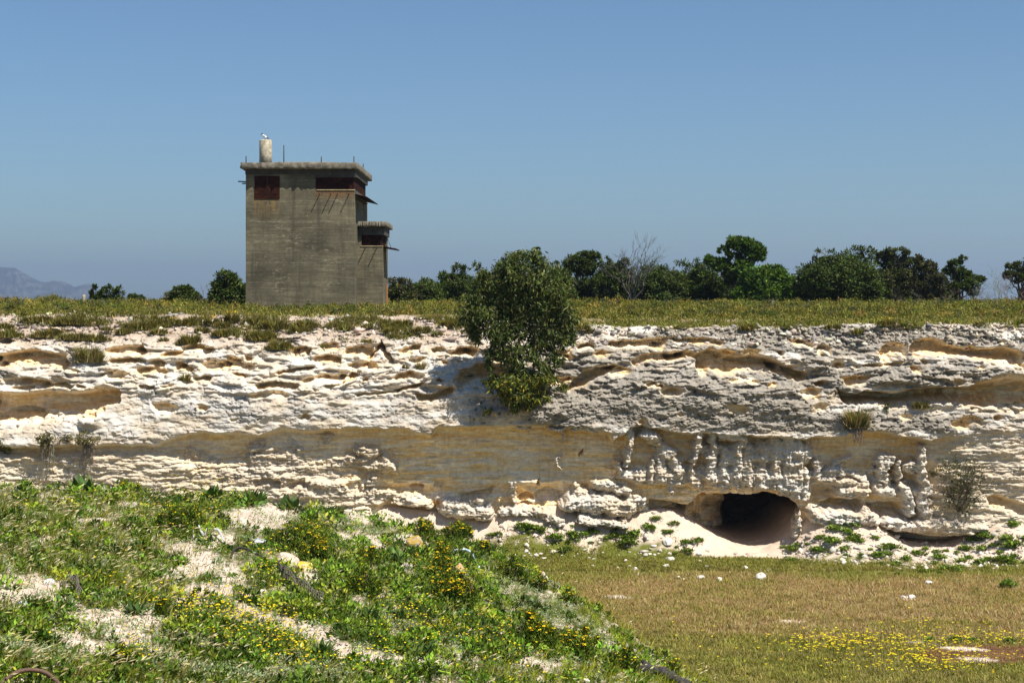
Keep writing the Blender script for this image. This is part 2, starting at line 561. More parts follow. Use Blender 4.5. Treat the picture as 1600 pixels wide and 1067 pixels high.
    def cap(x1, y1, x2, y2, r, h):
        r = r * 1.25
        sl = win(min(x1, x2) - r, max(x1, x2) + r, min(y1, y2) - r, max(y1, y2) + r)
        dx, dyy = x2 - x1, y2 - y1
        L2 = dx * dx + dyy * dyy + 1e-6
        t = np.clip(((kx[sl] - x1) * dx + (ky[sl] - y1) * dyy) / L2, 0, 1)
        d = np.hypot(kx[sl] - x1 - t * dx, (ky[sl] - y1 - t * dyy)) / (r * kr[sl])
        bump[sl] = smax(bump[sl], np.where(d < 1.4, h + kh[sl] - (h + .7) * sstep(.2, 1.35, d), -1.5))

    # ---- flutes, columns and knobs that stand out of the shaded wall into the sun
    caps = [
        (1010, 740, 1255, 750, 24, .48), (1135, 712, 1250, 710, 22, .74), (1262, 746, 1340, 752, 20, .60), (1370, 745, 1440, 770, 20, .5),
        (982, 672, 986, 690, 9, .92), (985, 690, 979, 722, 8, .82), (972, 738, 1000, 742, 13, .60), (966, 722, 975, 738, 8, .66),
        (1003, 676, 1026, 690, 12, .98), (1028, 694, 1042, 708, 13, .88), (1030, 712, 1030, 740, 15, .70), (1016, 716, 1015, 745, 7, .66),
        (1050, 716, 1062, 735, 12, .70), (1038, 745, 1048, 764, 10, .5), (1066, 748, 1094, 758, 11, .55),
        (1090, 678, 1080, 700, 10, .95), (1083, 702, 1078, 732, 10, .80), (1078, 735, 1075, 755, 6, .55),
        (1112, 678, 1108, 745, 11, .84), (1129, 704, 1130, 750, 11, .72), (1124, 676, 1150, 680, 9, .98),
        (1152, 684, 1154, 742, 12, .88), (1166, 695, 1168, 750, 10, .78), (1186, 702, 1186, 755, 12, .76), (1178, 745, 1130, 758, 14, .46),
        (1206, 690, 1210, 745, 13, .82), (1224, 684, 1226, 752, 14, .85), (1243, 690, 1238, 768, 14, .80), (1254, 735, 1250, 776, 10, .8),
        (1196, 748, 1244, 768, 18, .70), (1110, 740, 1250, 745, 22, .66), (1185, 700, 1246, 700, 18, .84), (1100, 700, 1140, 704, 14, .6), (1010, 740, 1060, 750, 16, .5),
        (1273, 722, 1276, 742, 11, .80), (1300, 735, 1318, 748, 18, .66), (1334, 742, 1340, 755, 11, .55), (1318, 712, 1302, 722, 8, .60),
        (1375, 716, 1372, 742, 14, .86), (1386, 712, 1386, 722, 6, .9), (1399, 718, 1402, 745, 6, .95), (1416, 726, 1430, 728, 10, .8), (1432, 700, 1438, 760, 10, .9),
        (1312, 766, 1345, 770, 13, .75), (1364, 762, 1390, 766, 13, .78), (1405, 752, 1416, 795, 11, .92), (1436, 772, 1442, 800, 14, .95),
        (875, 674, 877, 690, 4, .90), (874, 712, 874, 728, 3, .72), (815, 667, 830, 667, 6, 1.0), (858, 667, 874, 667, 5, 1.0), (895, 664, 930, 668, 8, 1.06),
        # left of centre: layered knobs in the sun
        (405, 720, 460, 715, 22, .62), (420, 750, 505, 745, 20, .60), (478, 762, 520, 768, 18, .55), (455, 690, 470, 700, 9, .66),
        (548, 718, 612, 726, 16, .62), (565, 700, 585, 706, 12, .72), (584, 735, 578, 765, 12, .48), (520, 726, 546, 718, 10, .56), (400, 700, 412, 690, 11, .7), (430, 725, 520, 740, 24, .5), (350, 738, 420, 742, 18, .55), (600, 712, 616, 728, 9, .66),
        (515, 686, 512, 678, 8, .8), (300, 705, 340, 718, 12, .55),
        # foot of the wall: beds that step out over the sand
        (500, 775, 600, 772, 16, .55), (540, 760, 545, 790, 9, .62), (600, 770, 660, 778, 10, .5),
        (700, 790, 760, 800, 16, .95), (735, 782, 750, 780, 9, .8), (620, 778, 668, 786, 9, .7), (790, 795, 850, 800, 9, .75),
        (885, 785, 980, 790, 17, .98), (905, 772, 960, 778, 12, .8), (930, 756, 975, 762, 12, .62), (900, 760, 903, 768, 7, .6), (960, 760, 985, 766, 9, .6),
        (860, 806, 875, 812, 10, 1.1), (905, 810, 975, 812, 9, 1.15), (800, 758, 802, 780, 7, .55), (985, 775, 1000, 780, 12, .55),
        (1240, 800, 1238, 830, 9, 1.0), (1270, 800, 1360, 806, 15, 1.12), (1430, 815, 1520, 818, 13, 1.15), (1380, 812, 1420, 818, 11, 1.1),
    ]
    bump = np.full_like(x, -1.5)
    for c in caps:
        cap(*c)
    wall = np.where(below, smax(wall, bump, .05), wall)
    # gentle relief of the shaded wall: bulging beds
    beds = .11 * fbm(x / 60, y / 9, 8, 4) + .12 * fbm(x / 40, y / 26, 9, 4) + .07 * fbm(x / 13, y / 6, 53, 4, .6)
    beds += .16 * np.exp(-((wy - 750) / 7) ** 2) * ((x > 480) & (x < 960)) - .10 * np.exp(-((wy - 768) / 8) ** 2) * ((x > 560) & (x < 960))
    wall = wall + np.where(below, beds * (.4 + .6 * (x > 300)), 0)
    p = wall
    raw_shade_lift = np.where(below, np.clip(under_main / .8, 0, 1), 0)     # fresh rock inside the undercut, coloured extra pale to lift its shade

    # ---- hollows and slits: (lip polyline, depth, height of hollow, run of the ceiling)
    def under(pts, d, h, c, taper=10):
        pts = np.asarray(pts, float)
        sl = win(pts[0, 0], pts[-1, 0], pts[:, 1].min(), pts[:, 1].max() + 1.3 * np.max(h))
        lx = wx[sl]; xx = x[sl]; yy = y[sl]
        ly = np.interp(lx, pts[:, 0], pts[:, 1]) + 2.2 * fbm(xx / 9, yy * 0 + pts[0, 0], 12, 3)
        inx = sstep(pts[0, 0] - 2, pts[0, 0] + taper, lx) * (1 - sstep(pts[-1, 0] - taper, pts[-1, 0] + 2, lx))
        hh = (np.interp(lx, pts[:, 0], h) if np.ndim(h) else h) * (.3 + .7 * inx) * (1 + .22 * fbm(xx / 16, yy / 9 + pts[0, 0], 13, 3))
        cc = np.interp(lx, pts[:, 0], c) if np.ndim(c) else c
        dyy = yy - ly
        m = sstep(0, 1, dyy / cc) * (1 - sstep(.5, 1.15, dyy / hh))
        d = d * np.interp(pts[:, 1].mean(), [520, 600, 620], [1.55, 1.5, 1.0])
        r = d * inx * m
        p[sl] -= r
        raw_shade_lift[sl] = np.maximum(raw_shade_lift[sl], np.clip(r / (.5 * d + 1e-6), 0, 1) * .85)

    under([(-60, 552), (0, 551), (25, 545), (50, 545), (75, 549), (90, 553), (106, 556)], .62, 25, 9)
    under([(-60, 608), (10, 609), (40, 612), (70, 606), (110, 610), (150, 606), (186, 605), (193, 607)], .95, [50, 50, 50, 48, 44, 42, 26, 24], [9, 9, 10, 13, 13, 11, 9, 9], 5)
    under([(-60, 645), (0, 642), (25, 634), (50, 636), (76, 641)], .45, 26, 8, 7)
    under([(162, 560), (200, 558), (230, 561)], .32, 9, 5)
    under([(245, 554), (262, 548), (285, 545)], .32, 9, 5)
    under([(268, 572), (284, 566), (302, 576)], .34, 10, 5, 6)
    under([(150, 582), (178, 579)], .26, 7, 3, 5)
    under([(218, 601), (232, 599), (247, 602)], .3, 7, 3, 5)
    under([(255, 601), (275, 598)], .24, 6, 3, 5); under([(303, 589), (322, 586)], .24, 8, 3, 5)
    under([(60, 598), (100, 595), (118, 602)], .26, 9, 4, 6); under([(20, 603), (55, 602)], .22, 6, 3, 5)
    under([(120, 598), (138, 602)], .25, 7, 3, 4); under([(93, 572), (125, 577)], .2, 7, 3, 4)
    under([(312, 628), (320, 627), (328, 634)], .3, 12, 4, 4); under([(365, 650), (380, 649)], .2, 6, 3, 4); under([(130, 647), (150, 646)], .22, 7, 3, 4)
    under([(448, 548), (465, 540), (482, 541)], .45, 17, 6, 6); under([(486, 556), (510, 552), (533, 556)], .42, 15, 6, 6)
    under([(535, 543), (560, 539), (580, 543)], .5, 16, 6, 6); under([(572, 556), (592, 530), (606, 548), (612, 562)], .55, 18, 8, 6)
    under([(618, 546), (640, 540), (656, 536)], .4, 14, 5, 6); under([(672, 545), (684, 541), (698, 544)], .36, 11, 4, 5)
    under([(350, 555), (375, 560)], .3, 9, 4, 5); under([(362, 580), (388, 584)], .25, 7, 3, 5); under([(380, 553), (392, 558)], .25, 12, 4, 4)
    under([(433, 580), (460, 573), (492, 571)], .34, 8, 4, 7); under([(402, 598), (430, 593), (471, 597)], .48, 11, 4, 7)
    under([(560, 612), (600, 609), (628, 606)], .28, 6, 3, 6); under([(615, 606), (650, 598), (668, 594)], .3, 7, 3, 6)
    under([(650, 610), (672, 613), (696, 606), (712, 598)], .6, 13, 5, 7); under([(510, 600), (530, 597), (548, 590)], .25, 6, 3, 5)
    under([(715, 585), (726, 574), (742, 566), (765, 565), (800, 572)], .75, 32, 9, 7)
    under([(880, 602), (892, 592), (910, 578), (932, 569), (964, 567)], .85, [10, 18, 24, 22, 10], 9, 8)
    under([(980, 560), (1010, 551), (1040, 549), (1052, 554)], .42, 15, 6, 7); under([(1040, 556), (1074, 545), (1097, 552)], .42, 13, 6, 7)
    under([(950, 533), (975, 530), (1000, 530), (1032, 527), (1052, 525)], .48, 15, 6, 8); under([(1050, 526), (1090, 528), (1112, 527), (1134, 533)], .42, 12, 5, 7)
    under([(898, 540), (918, 535), (934, 537)], .4, 11, 5, 5); under([(868, 545), (885, 547), (895, 542)], .35, 14, 5, 5)
    under([(1084, 562), (1098, 546), (1112, 540), (1134, 553), (1160, 554), (1180, 551), (1205, 556), (1222, 566)], .95, [20, 40, 42, 34, 28, 28, 24, 16], 11, 8)
    under([(1200, 565), (1222, 568), (1243, 575), (1261, 580)], .72, [14, 20, 20, 14], 5, 6)
    under([(1006, 597), (1016, 594), (1025, 600)], .28, 8, 3, 4)
    under([(1236, 531), (1255, 530), (1275, 538)], .34, 11, 5, 5); under([(1277, 540), (1290, 534), (1302, 541)], .45, 17, 7, 5)
    under([(1372, 548), (1388, 535), (1402, 532), (1418, 536)], .55, 26, 9, 7)
    under([(1418, 540), (1432, 530), (1450, 526), (1466, 528), (1482, 536), (1520, 543), (1570, 540), (1592, 546), (1599, 562)], .75, [20, 28, 30, 28, 20, 18, 32, 34, 24], 9, 8)
    under([(1345, 568), (1380, 567), (1412, 561)], .2, 6, 3, 8); under([(1330, 572), (1345, 571)], .2, 5, 3, 5)
    under([(1302, 602), (1312, 609), (1330, 612), (1345, 607), (1365, 609), (1372, 608), (1388, 613), (1415, 603), (1460, 601), (1500, 600), (1520, 592), (1540, 584), (1570, 577), (1600, 579), (1680, 584), (1800, 580)],
          1.25, [16, 18, 18, 22, 20, 22, 20, 26, 24, 30, 44, 54, 62, 62, 60, 50], [5, 5, 5, 6, 6, 6, 6, 12, 10, 8, 16, 24, 30, 28, 26, 24], 8)
    under([(1492, 648), (1508, 645), (1526, 655)], .4, 12, 5, 6); under([(1585, 652), (1605, 648), (1630, 652)], .3, 6, 3, 5)
    under([(1263, 752), (1280, 750), (1303, 752)], .45, 30, 6, 4)
    under([(1268, 786), (1300, 776), (1326, 775), (1344, 782)], .5, 20, 7, 7); under([(1352, 784), (1376, 781), (1396, 782), (1410, 797)], .6, 24, 8, 7)
    under([(1530, 770), (1545, 766), (1580, 778), (1610, 784), (1680, 786)], .6, 20, 7, 8)
    under([(1376, 822), (1395, 825), (1410, 829), (1440, 834), (1470, 833), (1500, 830), (1536, 824)], 1.15, [20, 26, 28, 26, 22, 18, 12], [8, 8, 7, 7, 6, 5, 5], 8)
    under([(640, 756), (655, 752), (668, 755)], .3, 10, 4, 4); under([(676, 748), (692, 748)], .3, 14, 4, 3)
    under([(700, 772), (730, 768), (772, 756)], .3, 14, 6, 8); under([(808, 772), (824, 766), (838, 770)], .4, 12, 4, 5)
    under([(838, 766), (858, 757), (884, 768)], .4, 24, 6, 6); under([(840, 750), (843, 744), (846, 750)], .4, 10, 4, 2)
    under([(902, 706), (908, 699), (912, 706)], .35, 10, 4, 3); under([(800, 786), (820, 780), (832, 784)], .35, 12, 4, 5)
    under([(1008, 784), (1015, 778), (1040, 781), (1078, 788)], .85, 24, 6, 7); under([(400, 745), (420, 740), (447, 745)], .32, 14, 5, 6)
    under([(452, 750), (470, 744), (492, 748)], .34, 14, 5, 6); under([(520, 726), (560, 724), (580, 730)], .12, 20, 6, 6); under([(545, 748), (568, 745)], .3, 22, 5, 5)
    for pts, d, h in (([(0, 590), (40, 587), (85, 592)], .3, 12), ([(205, 575), (240, 569), (268, 577)], .35, 14), ([(330, 566), (360, 560), (398, 567)], .4, 16), ([(395, 612), (430, 606), (462, 611)], .3, 12), ([(470, 590), (510, 583), (545, 588)], .4, 14),
                      ([(610, 585), (640, 577), (668, 582)], .35, 13), ([(150, 545), (190, 538), (228, 546)], .4, 15), ([(270, 540), (300, 535), (335, 543)], .4, 14), ([(700, 548), (720, 543), (745, 550)], .4, 14), ([(1130, 590), (1160, 585), (1190, 592)], .2, 10)):
        under(pts, d, h, 7, 12)
    under([(1290, 610), (1297, 606), (1304, 611)], .2, 6, 3, 3); under([(1071, 604), (1074, 600), (1077, 606)], .2, 5, 3, 2)
    under([(1300, 742), (1322, 738), (1340, 746)], .25, 8, 4, 5); under([(1385, 745), (1410, 742), (1430, 748)], .3, 14, 5, 5)

    rr = np.random.default_rng(5)
    for k in range(105):
        a = rr.uniform(-300, 1900); b = rr.uniform(530, 606) if k < 80 else rr.uniform(628, 655)
        w_ = 7 + 46 * rr.random() ** 1.8; sk = rr.uniform(-6, 5)
        under([(a, b + sk * .4), (a + w_ * .5, b - 2 - rr.uniform(0, 2)), (a + w_, b - sk * .4)], rr.uniform(.2, .5), rr.uniform(5, 9) + w_ * .22, rr.uniform(4, 8), w_ * .35)

    # ---- layered beds: hard layers jut, soft ones weather back (sharp at the underside)
    def strata(T, amp, mask, sd):
        ph = y / T + 1.3 * fbm(x / 90, y / 60, sd, 3) + .35 * fbm(x / 14, y / 8, sd + 5, 2)
        t = ph - np.floor(ph)
        lay = np.floor(ph)
        rnd = np.sin(lay * 91.7 + sd) * .5 + .5
        patch = np.clip(.45 + 1.5 * fbm(x / 32 + lay * 7.7, y * 0 + lay * 3.1, sd + 9, 3), 0, 1.5)
        tt = np.where(t < .8, t / .8, (1 - t) / .2) if T > 15 else t
        return amp * mask * patch * (.4 + .6 * rnd) * (tt - .45)
    sunwall_l = sstep(690, 700, wy) * (1 - sstep(600, 680, wx))
    sunwall_r = sstep(672, 700, wy) * sstep(1440, 1480, wx)
    upper = (1 - sstep(590, 615, wy)) * sstep(515, 540, wy)
    shade = sstep(5, 20, dy) * sstep(560, 680, wx) * (1 - sstep(1420, 1460, wx))
    p = p + strata(6.0, .11, np.clip(sunwall_l + .6 * sunwall_r, 0, 1), 20) + strata(10.5, .15, np.clip(sunwall_l + .3 * sunwall_r, 0, 1), 21)
    p = p + strata(9.0, .045, upper, 22) + strata(19., .17, upper, 23)
    p = p + strata(6.5, .07, shade, 24) + strata(9, .06, np.clip((bump > .3) * below, 0, 1) * (1 - .85 * sstep(985, 1000, x) * (1 - sstep(1250, 1270, x))), 25)
    mid = sstep(608, 622, wy) * (1 - sstep(655, 675, wy))
    p = p + strata(16, .025, mid, 26)

    # ---- rough, pitted crust
    grey = sstep(-.25, .35, fbm(x / 60, y / 26, 30, 3)
                 + 1.35 * np.exp(-(((wx - 1030) / 260) ** 4 + ((wy - 626) / 44) ** 4))
                 + .45 * np.exp(-(((wx - 480) / 300) ** 4 + ((wy - 630) / 36) ** 4))
                 + .45 * np.exp(-(((wx - 70) / 130) ** 4 + ((wy - 588) / 14) ** 4))
                 + .8 * np.exp(-(((wx - 1430) / 170) ** 4 + ((wy - 655) / 18) ** 4))
                 + .7 * np.exp(-(((wx - 1440) / 140) ** 4 + ((wy - 588) / 20) ** 4))
                 + .8 * np.exp(-(((wx - 1320) / 320) ** 4 + ((wy - 528) / 22) ** 4))
                 + .55 * np.exp(-(((wx - 1250) / 400) ** 4 + ((wy - 560) / 40) ** 4))
                 + .5 * np.exp(-(((wx - 930) / 100) ** 4 + ((wy - 565) / 26) ** 4))
                 + .35 * np.exp(-(((wx - 1130) / 140) ** 4 + ((wy - 735) / 40) ** 4)) - .52)
    grey = grey * (1 - .9 * raw_shade_lift)
    rough = .034 * fbm(x / 9, y / 7, 31, 4, .6) + .028 * fbm(x / 3.2, y / 2.8, 34, 3, .6)
    pits = -np.clip(fbm(x / 7, y / 6, 37, 3) - .28, 0, 1) * .42
    p = p + rough * (.35 + .9 * grey) * (1 - .25 * shade * (bump < .2)) + pits * (.3 + grey) * (1 - shade)
    # fluting on the shelf at the right and on the columns
    fl = np.exp(-(((wx - 1450) / 90) ** 4 + ((wy - 588) / 18) ** 4)) + .6 * ((bump > .4) & below) * (wx > 990) * (wx < 1260)
    p = p + fl * (.06 * gn(x / 3.8, y / 34, 40) + .05 * gn(x / 7, y / 50, 41))
    # rubble along the top
    rub = (1 - sstep(528, 556, wy + 8 * fbm(x / 50, y / 50, 41, 2))) * sstep(486, 500, wy)
    bl = np.abs(fbm(x / 17, y / 8, 42, 4, .6)) * 1.4
    pat = sstep(-.15, .35, fbm(x / 46, y / 16, 44, 3))
    p = p + rub * pat * (bl * .30 - .06) + rub * (.04 + .10 * pat) * fbm(x / 6, y / 4, 45, 3) + rub * .22 * fbm(x / 30, y / 9, 51, 3)
    p = p + (.13 * fbm(x / 30, y / 15, 52, 3)) * sunwall_l
    p = p + .055 * fbm(x / 5.5, y / 4.5, 59, 4, .6) * np.clip((bump > .25) * below, 0, 1)
    grey0 = sstep(650, 900, x)
    # soft eroded swellings in the upper beds
    rg = 1 - np.abs(fbm(x / 62, y / 17, 54, 3)) * 2.2
    rg2 = 1 - np.abs(fbm(x / 26, y / 11, 55, 3)) * 2.2
    uz = sstep(525, 550, wy) * (1 - .8 * sstep(600, 625, wy)) * (~below)
    p = p + uz * (.27 * rg + .06 * rg2 + .055 * fbm(x / 12, y / 9, 56, 4, .6) * (.5 + grey0))
    mz = sstep(595, 615, wy) * (~below)
    p = p + mz * (.10 * fbm(x / 34, y / 20, 57, 3) + .05 * fbm(x / 12, y / 9, 58, 4, .6) * (.5 + grey0))
    # broad waviness
    p = p + (.20 * fbm(x / 48, y / 22, 68, 3) + .10 * fbm(x / 20, y / 12, 69, 3)) * (sstep(530, 560, wy) * (1 - .75 * sstep(600, 630, wy)) )
    p = p + .16 * fbm(x / 150, y / 110, 46, 2)
    # broken blocks: joints and bedding planes split the rock into angular pieces
    qx = x + 6 * fbm(x / 25, y / 18, 160, 3) + 2 * fbm(x / 6, y / 6, 161, 2); qy = y + 5 * fbm(x / 40, y / 16, 162, 3) + 1.5 * fbm(x / 7, y / 5, 163, 2)
    b1, e1 = cells(qx / 30, qy / 12, 1); b2, e2 = cells(qx / 13, qy / 6.5, 2); b3, e3 = cells(qx / 44, qy / 9, 3)
    up2 = sstep(500, 530, wy) * (1 - .6 * sstep(600, 625, wy)) * (~below)
    pt1 = sstep(-.3, .3, fbm(x / 70, y / 30, 164, 2)); pt2 = sstep(-.15, .3, fbm(x / 50, y / 22, 165, 2))
    p = p + up2 * pt1 * (.15 * b1 - .05 * (1 - sstep(0, .10, e1))) * (1 + rub) + up2 * pt2 * (.07 * b2)
    gm = sstep(600, 620, wy) * (~below) * (.4 + .6 * grey)
    p = p + gm * (.06 * b1 * pt2 - .04 * (1 - sstep(0, .06, e1)) * pt1 + .02 * b2)
    lw2 = np.clip(sunwall_l + .7 * sunwall_r, 0, 1)
    p = p + lw2 * (.11 * b3 * pt1 + .05 * b2 * pt2)
    p = p + np.clip(shade * 1.0 * (bump < .2), 0, 1) * (.10 * b3 * pt2 + .04 * b2 * pt1)
    p = p + np.clip((bump > .3) * below, 0, 1) * (.08 * b2)
    # notch where the tree stands
    p = p + .30 * np.exp(-(((wx - 815) / 70) ** 2 + ((wy - 640) / 14) ** 2)) * (~below)

    # ---- the cave
    top = np.interp(wx, [1000, 1030, 1055, 1075, 1083, 1096, 1118, 1140, 1165, 1190, 1212, 1228, 1240, 1247, 1256], [802, 796, 789, 788, 778, 768, 771, 769, 772, 767, 771, 774, 784, 790, 800])
    rgt = np.interp(y, [760, 785, 800, 830, 870, 900], [1240, 1247, 1236, 1231, 1236, 1240]) + 5 * fbm(y / 11, y * 0, 47, 4, .6)
    dtop = y - top - 3.2 * fbm(x / 11, y * 0, 48, 4, .6)
    lf = np.interp(x + 6 * fbm(x / 18, y / 14, 77, 3), [1005, 1050, 1072, 1100, 1125, 1142, 1152, 1300], [0, .7, 1.1, 1.7, 2.5, 3.4, 6.5, 6.5]) + .7 * fbm(x / 20, y / 16, 49, 4, .6)
    inside = sstep(0, 5, dtop) * sstep(0, 3, rgt - x) * (x > 1003)
    dcave = np.clip(lf, 0, 7) * inside * (1 - .3 * sstep(805, 780, y))
    p = p - dcave
    raw_shade_lift = np.maximum(raw_shade_lift, np.clip(dcave / .8, 0, 1))

    # above the crest the surface turns back towards the plateau
    ytop = np.interp(x, [-330, 0, 60, 300, 450, 600, 700, 820, 900, 1000, 1200, 1400, 1600, 1935],
                     [496, 494, 490, 494, 497, 497, 500, 506, 511, 513, 512, 509, 508, 508]) + 4 * fbm(x / 30, y * 0, 50, 3)
    p = p - np.clip(ytop - y, 0, 60) * .5

    # ------------------------------------------------------------- colour
    n1 = fbm(x / 55, y / 20, 60, 4)
    n2 = fbm(x / 8, y / 5, 61, 3)
    cream = np.array([.51, .425, .32]); white = np.array([.55, .51, .45]); gcol = np.array([.26, .232, .19]); gdk = np.array([.12, .104, .085])
    soil = np.array([.37, .285, .215]); och = np.array([.88, .62, .28]); tan = np.array([.90, .77, .57])  # och and tan set pale so the shaded recesses look brighter
    t = sstep(-.35, .35, n1)[..., None]
    c = cream * (1 - t) + white * t
    lw = np.clip(sunwall_l + sunwall_r, 0, 1)[..., None]
    c = c * (1 - .7 * lw) + (cream * np.array([1.04, 1.04, 1.0])) * .7 * lw
    g = grey[..., None]
    gs = sstep(-.1, .5, fbm(x / 5, y / 4, 63, 3) + .5 * fbm(x / 24, y / 16, 64, 2))[..., None]
    gcold = gcol * (1 - .75 * gs) + gdk * .75 * gs
    lightband = np.exp(-(((wx - 420) / 330) ** 4))[..., None]
    gcold = gcold * (1 - .6 * lightband) + np.array([.50, .485, .46]) * .6 * lightband
    c = c * (1 - g * .85) + gcold * g * .85
    r = raw_shade_lift[..., None]
    os_ = sstep(-.2, .42, fbm(x / 60, y / 7, 65, 4) + .15)[..., None]
    rc = tan * (1 - os_) + och * os_
    gp = sstep(-.05, .35, fbm(x / 40, y / 11, 170, 4))[..., None]
    rc = rc * (1 - .55 * gp) + np.array([.72, .635, .52]) * .55 * gp
    ln_ = sstep(.12, .42, fbm(x / 46, y / 2.4, 171, 3) - .1 * gp[..., 0])[..., None]
    rc = rc * (1 - .24 * ln_)
    vs = sstep(.15, .5, fbm(x / 5, y / 60, 172, 3))[..., None]
    rc = rc * (1 - .12 * vs)
    rc = rc * (1 + .12 * n2[..., None])
    rr = r * (1 - .95 * (sstep(.2, .42, bump) * below)[..., None]) * .9
    c = c * (1 - rr) + np.minimum(rc, .88) * rr
    s = (1 - sstep(518, 556, wy + 10 * fbm(x / 40, y / 30, 66, 2)))[..., None] * (1 - sstep(690, 800, wx))[..., None]
    c = c * (1 - .88 * s) + soil * .88 * s
    c = c * (1 + .10 * n2[..., None])
    # dark lichen specks
    sp = sstep(.34, .5, fbm(x / 3.5, y / 3, 67, 3))[..., None] * (.15 + .6 * g) * (1 - r)
    c = c * (1 - sp * .6)
    # cave interior, its shade painted in: colour darkens with depth
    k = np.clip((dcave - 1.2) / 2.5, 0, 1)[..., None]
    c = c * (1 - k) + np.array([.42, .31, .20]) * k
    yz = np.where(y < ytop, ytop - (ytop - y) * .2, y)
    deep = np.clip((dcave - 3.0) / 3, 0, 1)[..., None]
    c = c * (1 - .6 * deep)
    return p, np.clip(c, .02, .9), raw_shade_lift, yz, ytop, dcave


CP, CC, CRAW_SHADE_LIFT, CYZ, CTOP, CAVE = build_cliff()


def cliff_Y(px, py):
    i = int(np.clip(np.searchsorted(cx, px), 1, len(cx) - 1)); j = int(np.clip(np.searchsorted(cy, py), 1, len(cy) - 1))
    return CY - CP[j, i]


def cliff_pt(px, py):
    """Point on the rock face that is seen at (px,py) from the front."""
    a, b = px, py
    for _ in range(6):
        Y = cliff_Y(a, b)
        a = 800 + (px - 800) * Y / CY
        b = HZ + (py - HZ) * Y / CY
    Y = cliff_Y(a, b)
    return np.array([(a - 800) / PXM, Y, EYE - (b - HZ) / PXM])


# the cave widens to the right behind its mouth
WIDE = CAVE * .24 * sstep(1120, 1225, XP)
CV = np.stack([(XP - 800) / PXM + WIDE, CY - CP, EYE - (CYZ - HZ) / PXM], -1)
V = CV.reshape(-1, 3)
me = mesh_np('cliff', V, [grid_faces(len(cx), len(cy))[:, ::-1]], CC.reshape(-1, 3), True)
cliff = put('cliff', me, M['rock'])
tag(cliff, 'white and grey limestone quarry cliff with undercut ledges and a cave', kind='structure')

# ================================================================== QUARRY FLOOR
GX = np.concatenate([np.arange(-90, -30, 3), np.arange(-30, 30, .11), np.arange(30, 90.1, 3)])
GY = np.concatenate([np.arange(-60, 36, 4), np.arange(36, 54, .25), np.arange(54, 62, .09), np.arange(62, 72, .4)])


def floor_z(X, Y):
    px = 800 + X * PXM
    tx = [-600, 300, 560, 620, 700, 760, 800, 870, 900, 960, 1000, 1040, 1062, 1090, 1120, 1160, 1195, 1222, 1236, 1252, 1290, 1330, 1365, 1400, 1440, 1480, 1525, 1545, 1600, 1900]
    ty = [770, 778, 783, 790, 800, 806, 791, 787, 800, 812, 797, 793, 802, 818, 838, 853, 852, 843, 828, 806, 800, 803, 808, 842, 847, 845, 826, 798, 802, 800]
    fine = np.arange(-700, 2000, 3.0); ker = np.exp(-np.linspace(-2, 2, 23) ** 2); ker /= ker.sum()
    fy_ = np.convolve(np.pad(np.interp(fine, tx, ty), 11, mode='edge'), ker, 'valid')
    zt = EYE - (np.interp(px, fine, fy_) - HZ) / PXM
    yb = np.interp(px, [-600, 600, 900, 1050, 1150, 1230, 1280, 1400, 1600, 1900], [57.5, 57.8, 57.9, 57.7, 58.4, 57.6, 56.6, 55.9, 55.6, 55.5])
    yt = np.interp(px, [-600, 600, 1000, 1050, 1240, 1290, 1400, 1600], [59.8, 59.8, 59.8, 60.0, 60.0, 59.7, 59.7, 59.6])
    yb = yb + .7 * fbm(X * .35, Y * 0 + 4, 75, 3)
    t = np.clip((Y - yb) / (yt - yb), 0, 1)
    z = zt * (t ** 1.25 * .75 + .25 * sstep(0, 1, t))
    lump = fbm(X * .9, Y * .9, 70, 3)
    far = sstep(30, 40, Y)
    z = z + .05 * fbm(X * .25, Y * .25, 71, 3) * far + .16 * lump * sstep(0, .3, t) * (1 - sstep(.75, 1, t)) + .045 * fbm(X * 2.2, Y * 2.2, 76, 3) * sstep(0, .15, t) + .025 * fbm(X * 4, Y * 4, 72, 3) * sstep(0, .15, t)
    return z, t


gx, gy = np.meshgrid(GX, GY)
gz, gt = floor_z(gx, gy)
gpy = HZ + (EYE - gz) * F / np.maximum(gy, 5)
gpx = 800 + gx * F / np.maximum(gy, 5)


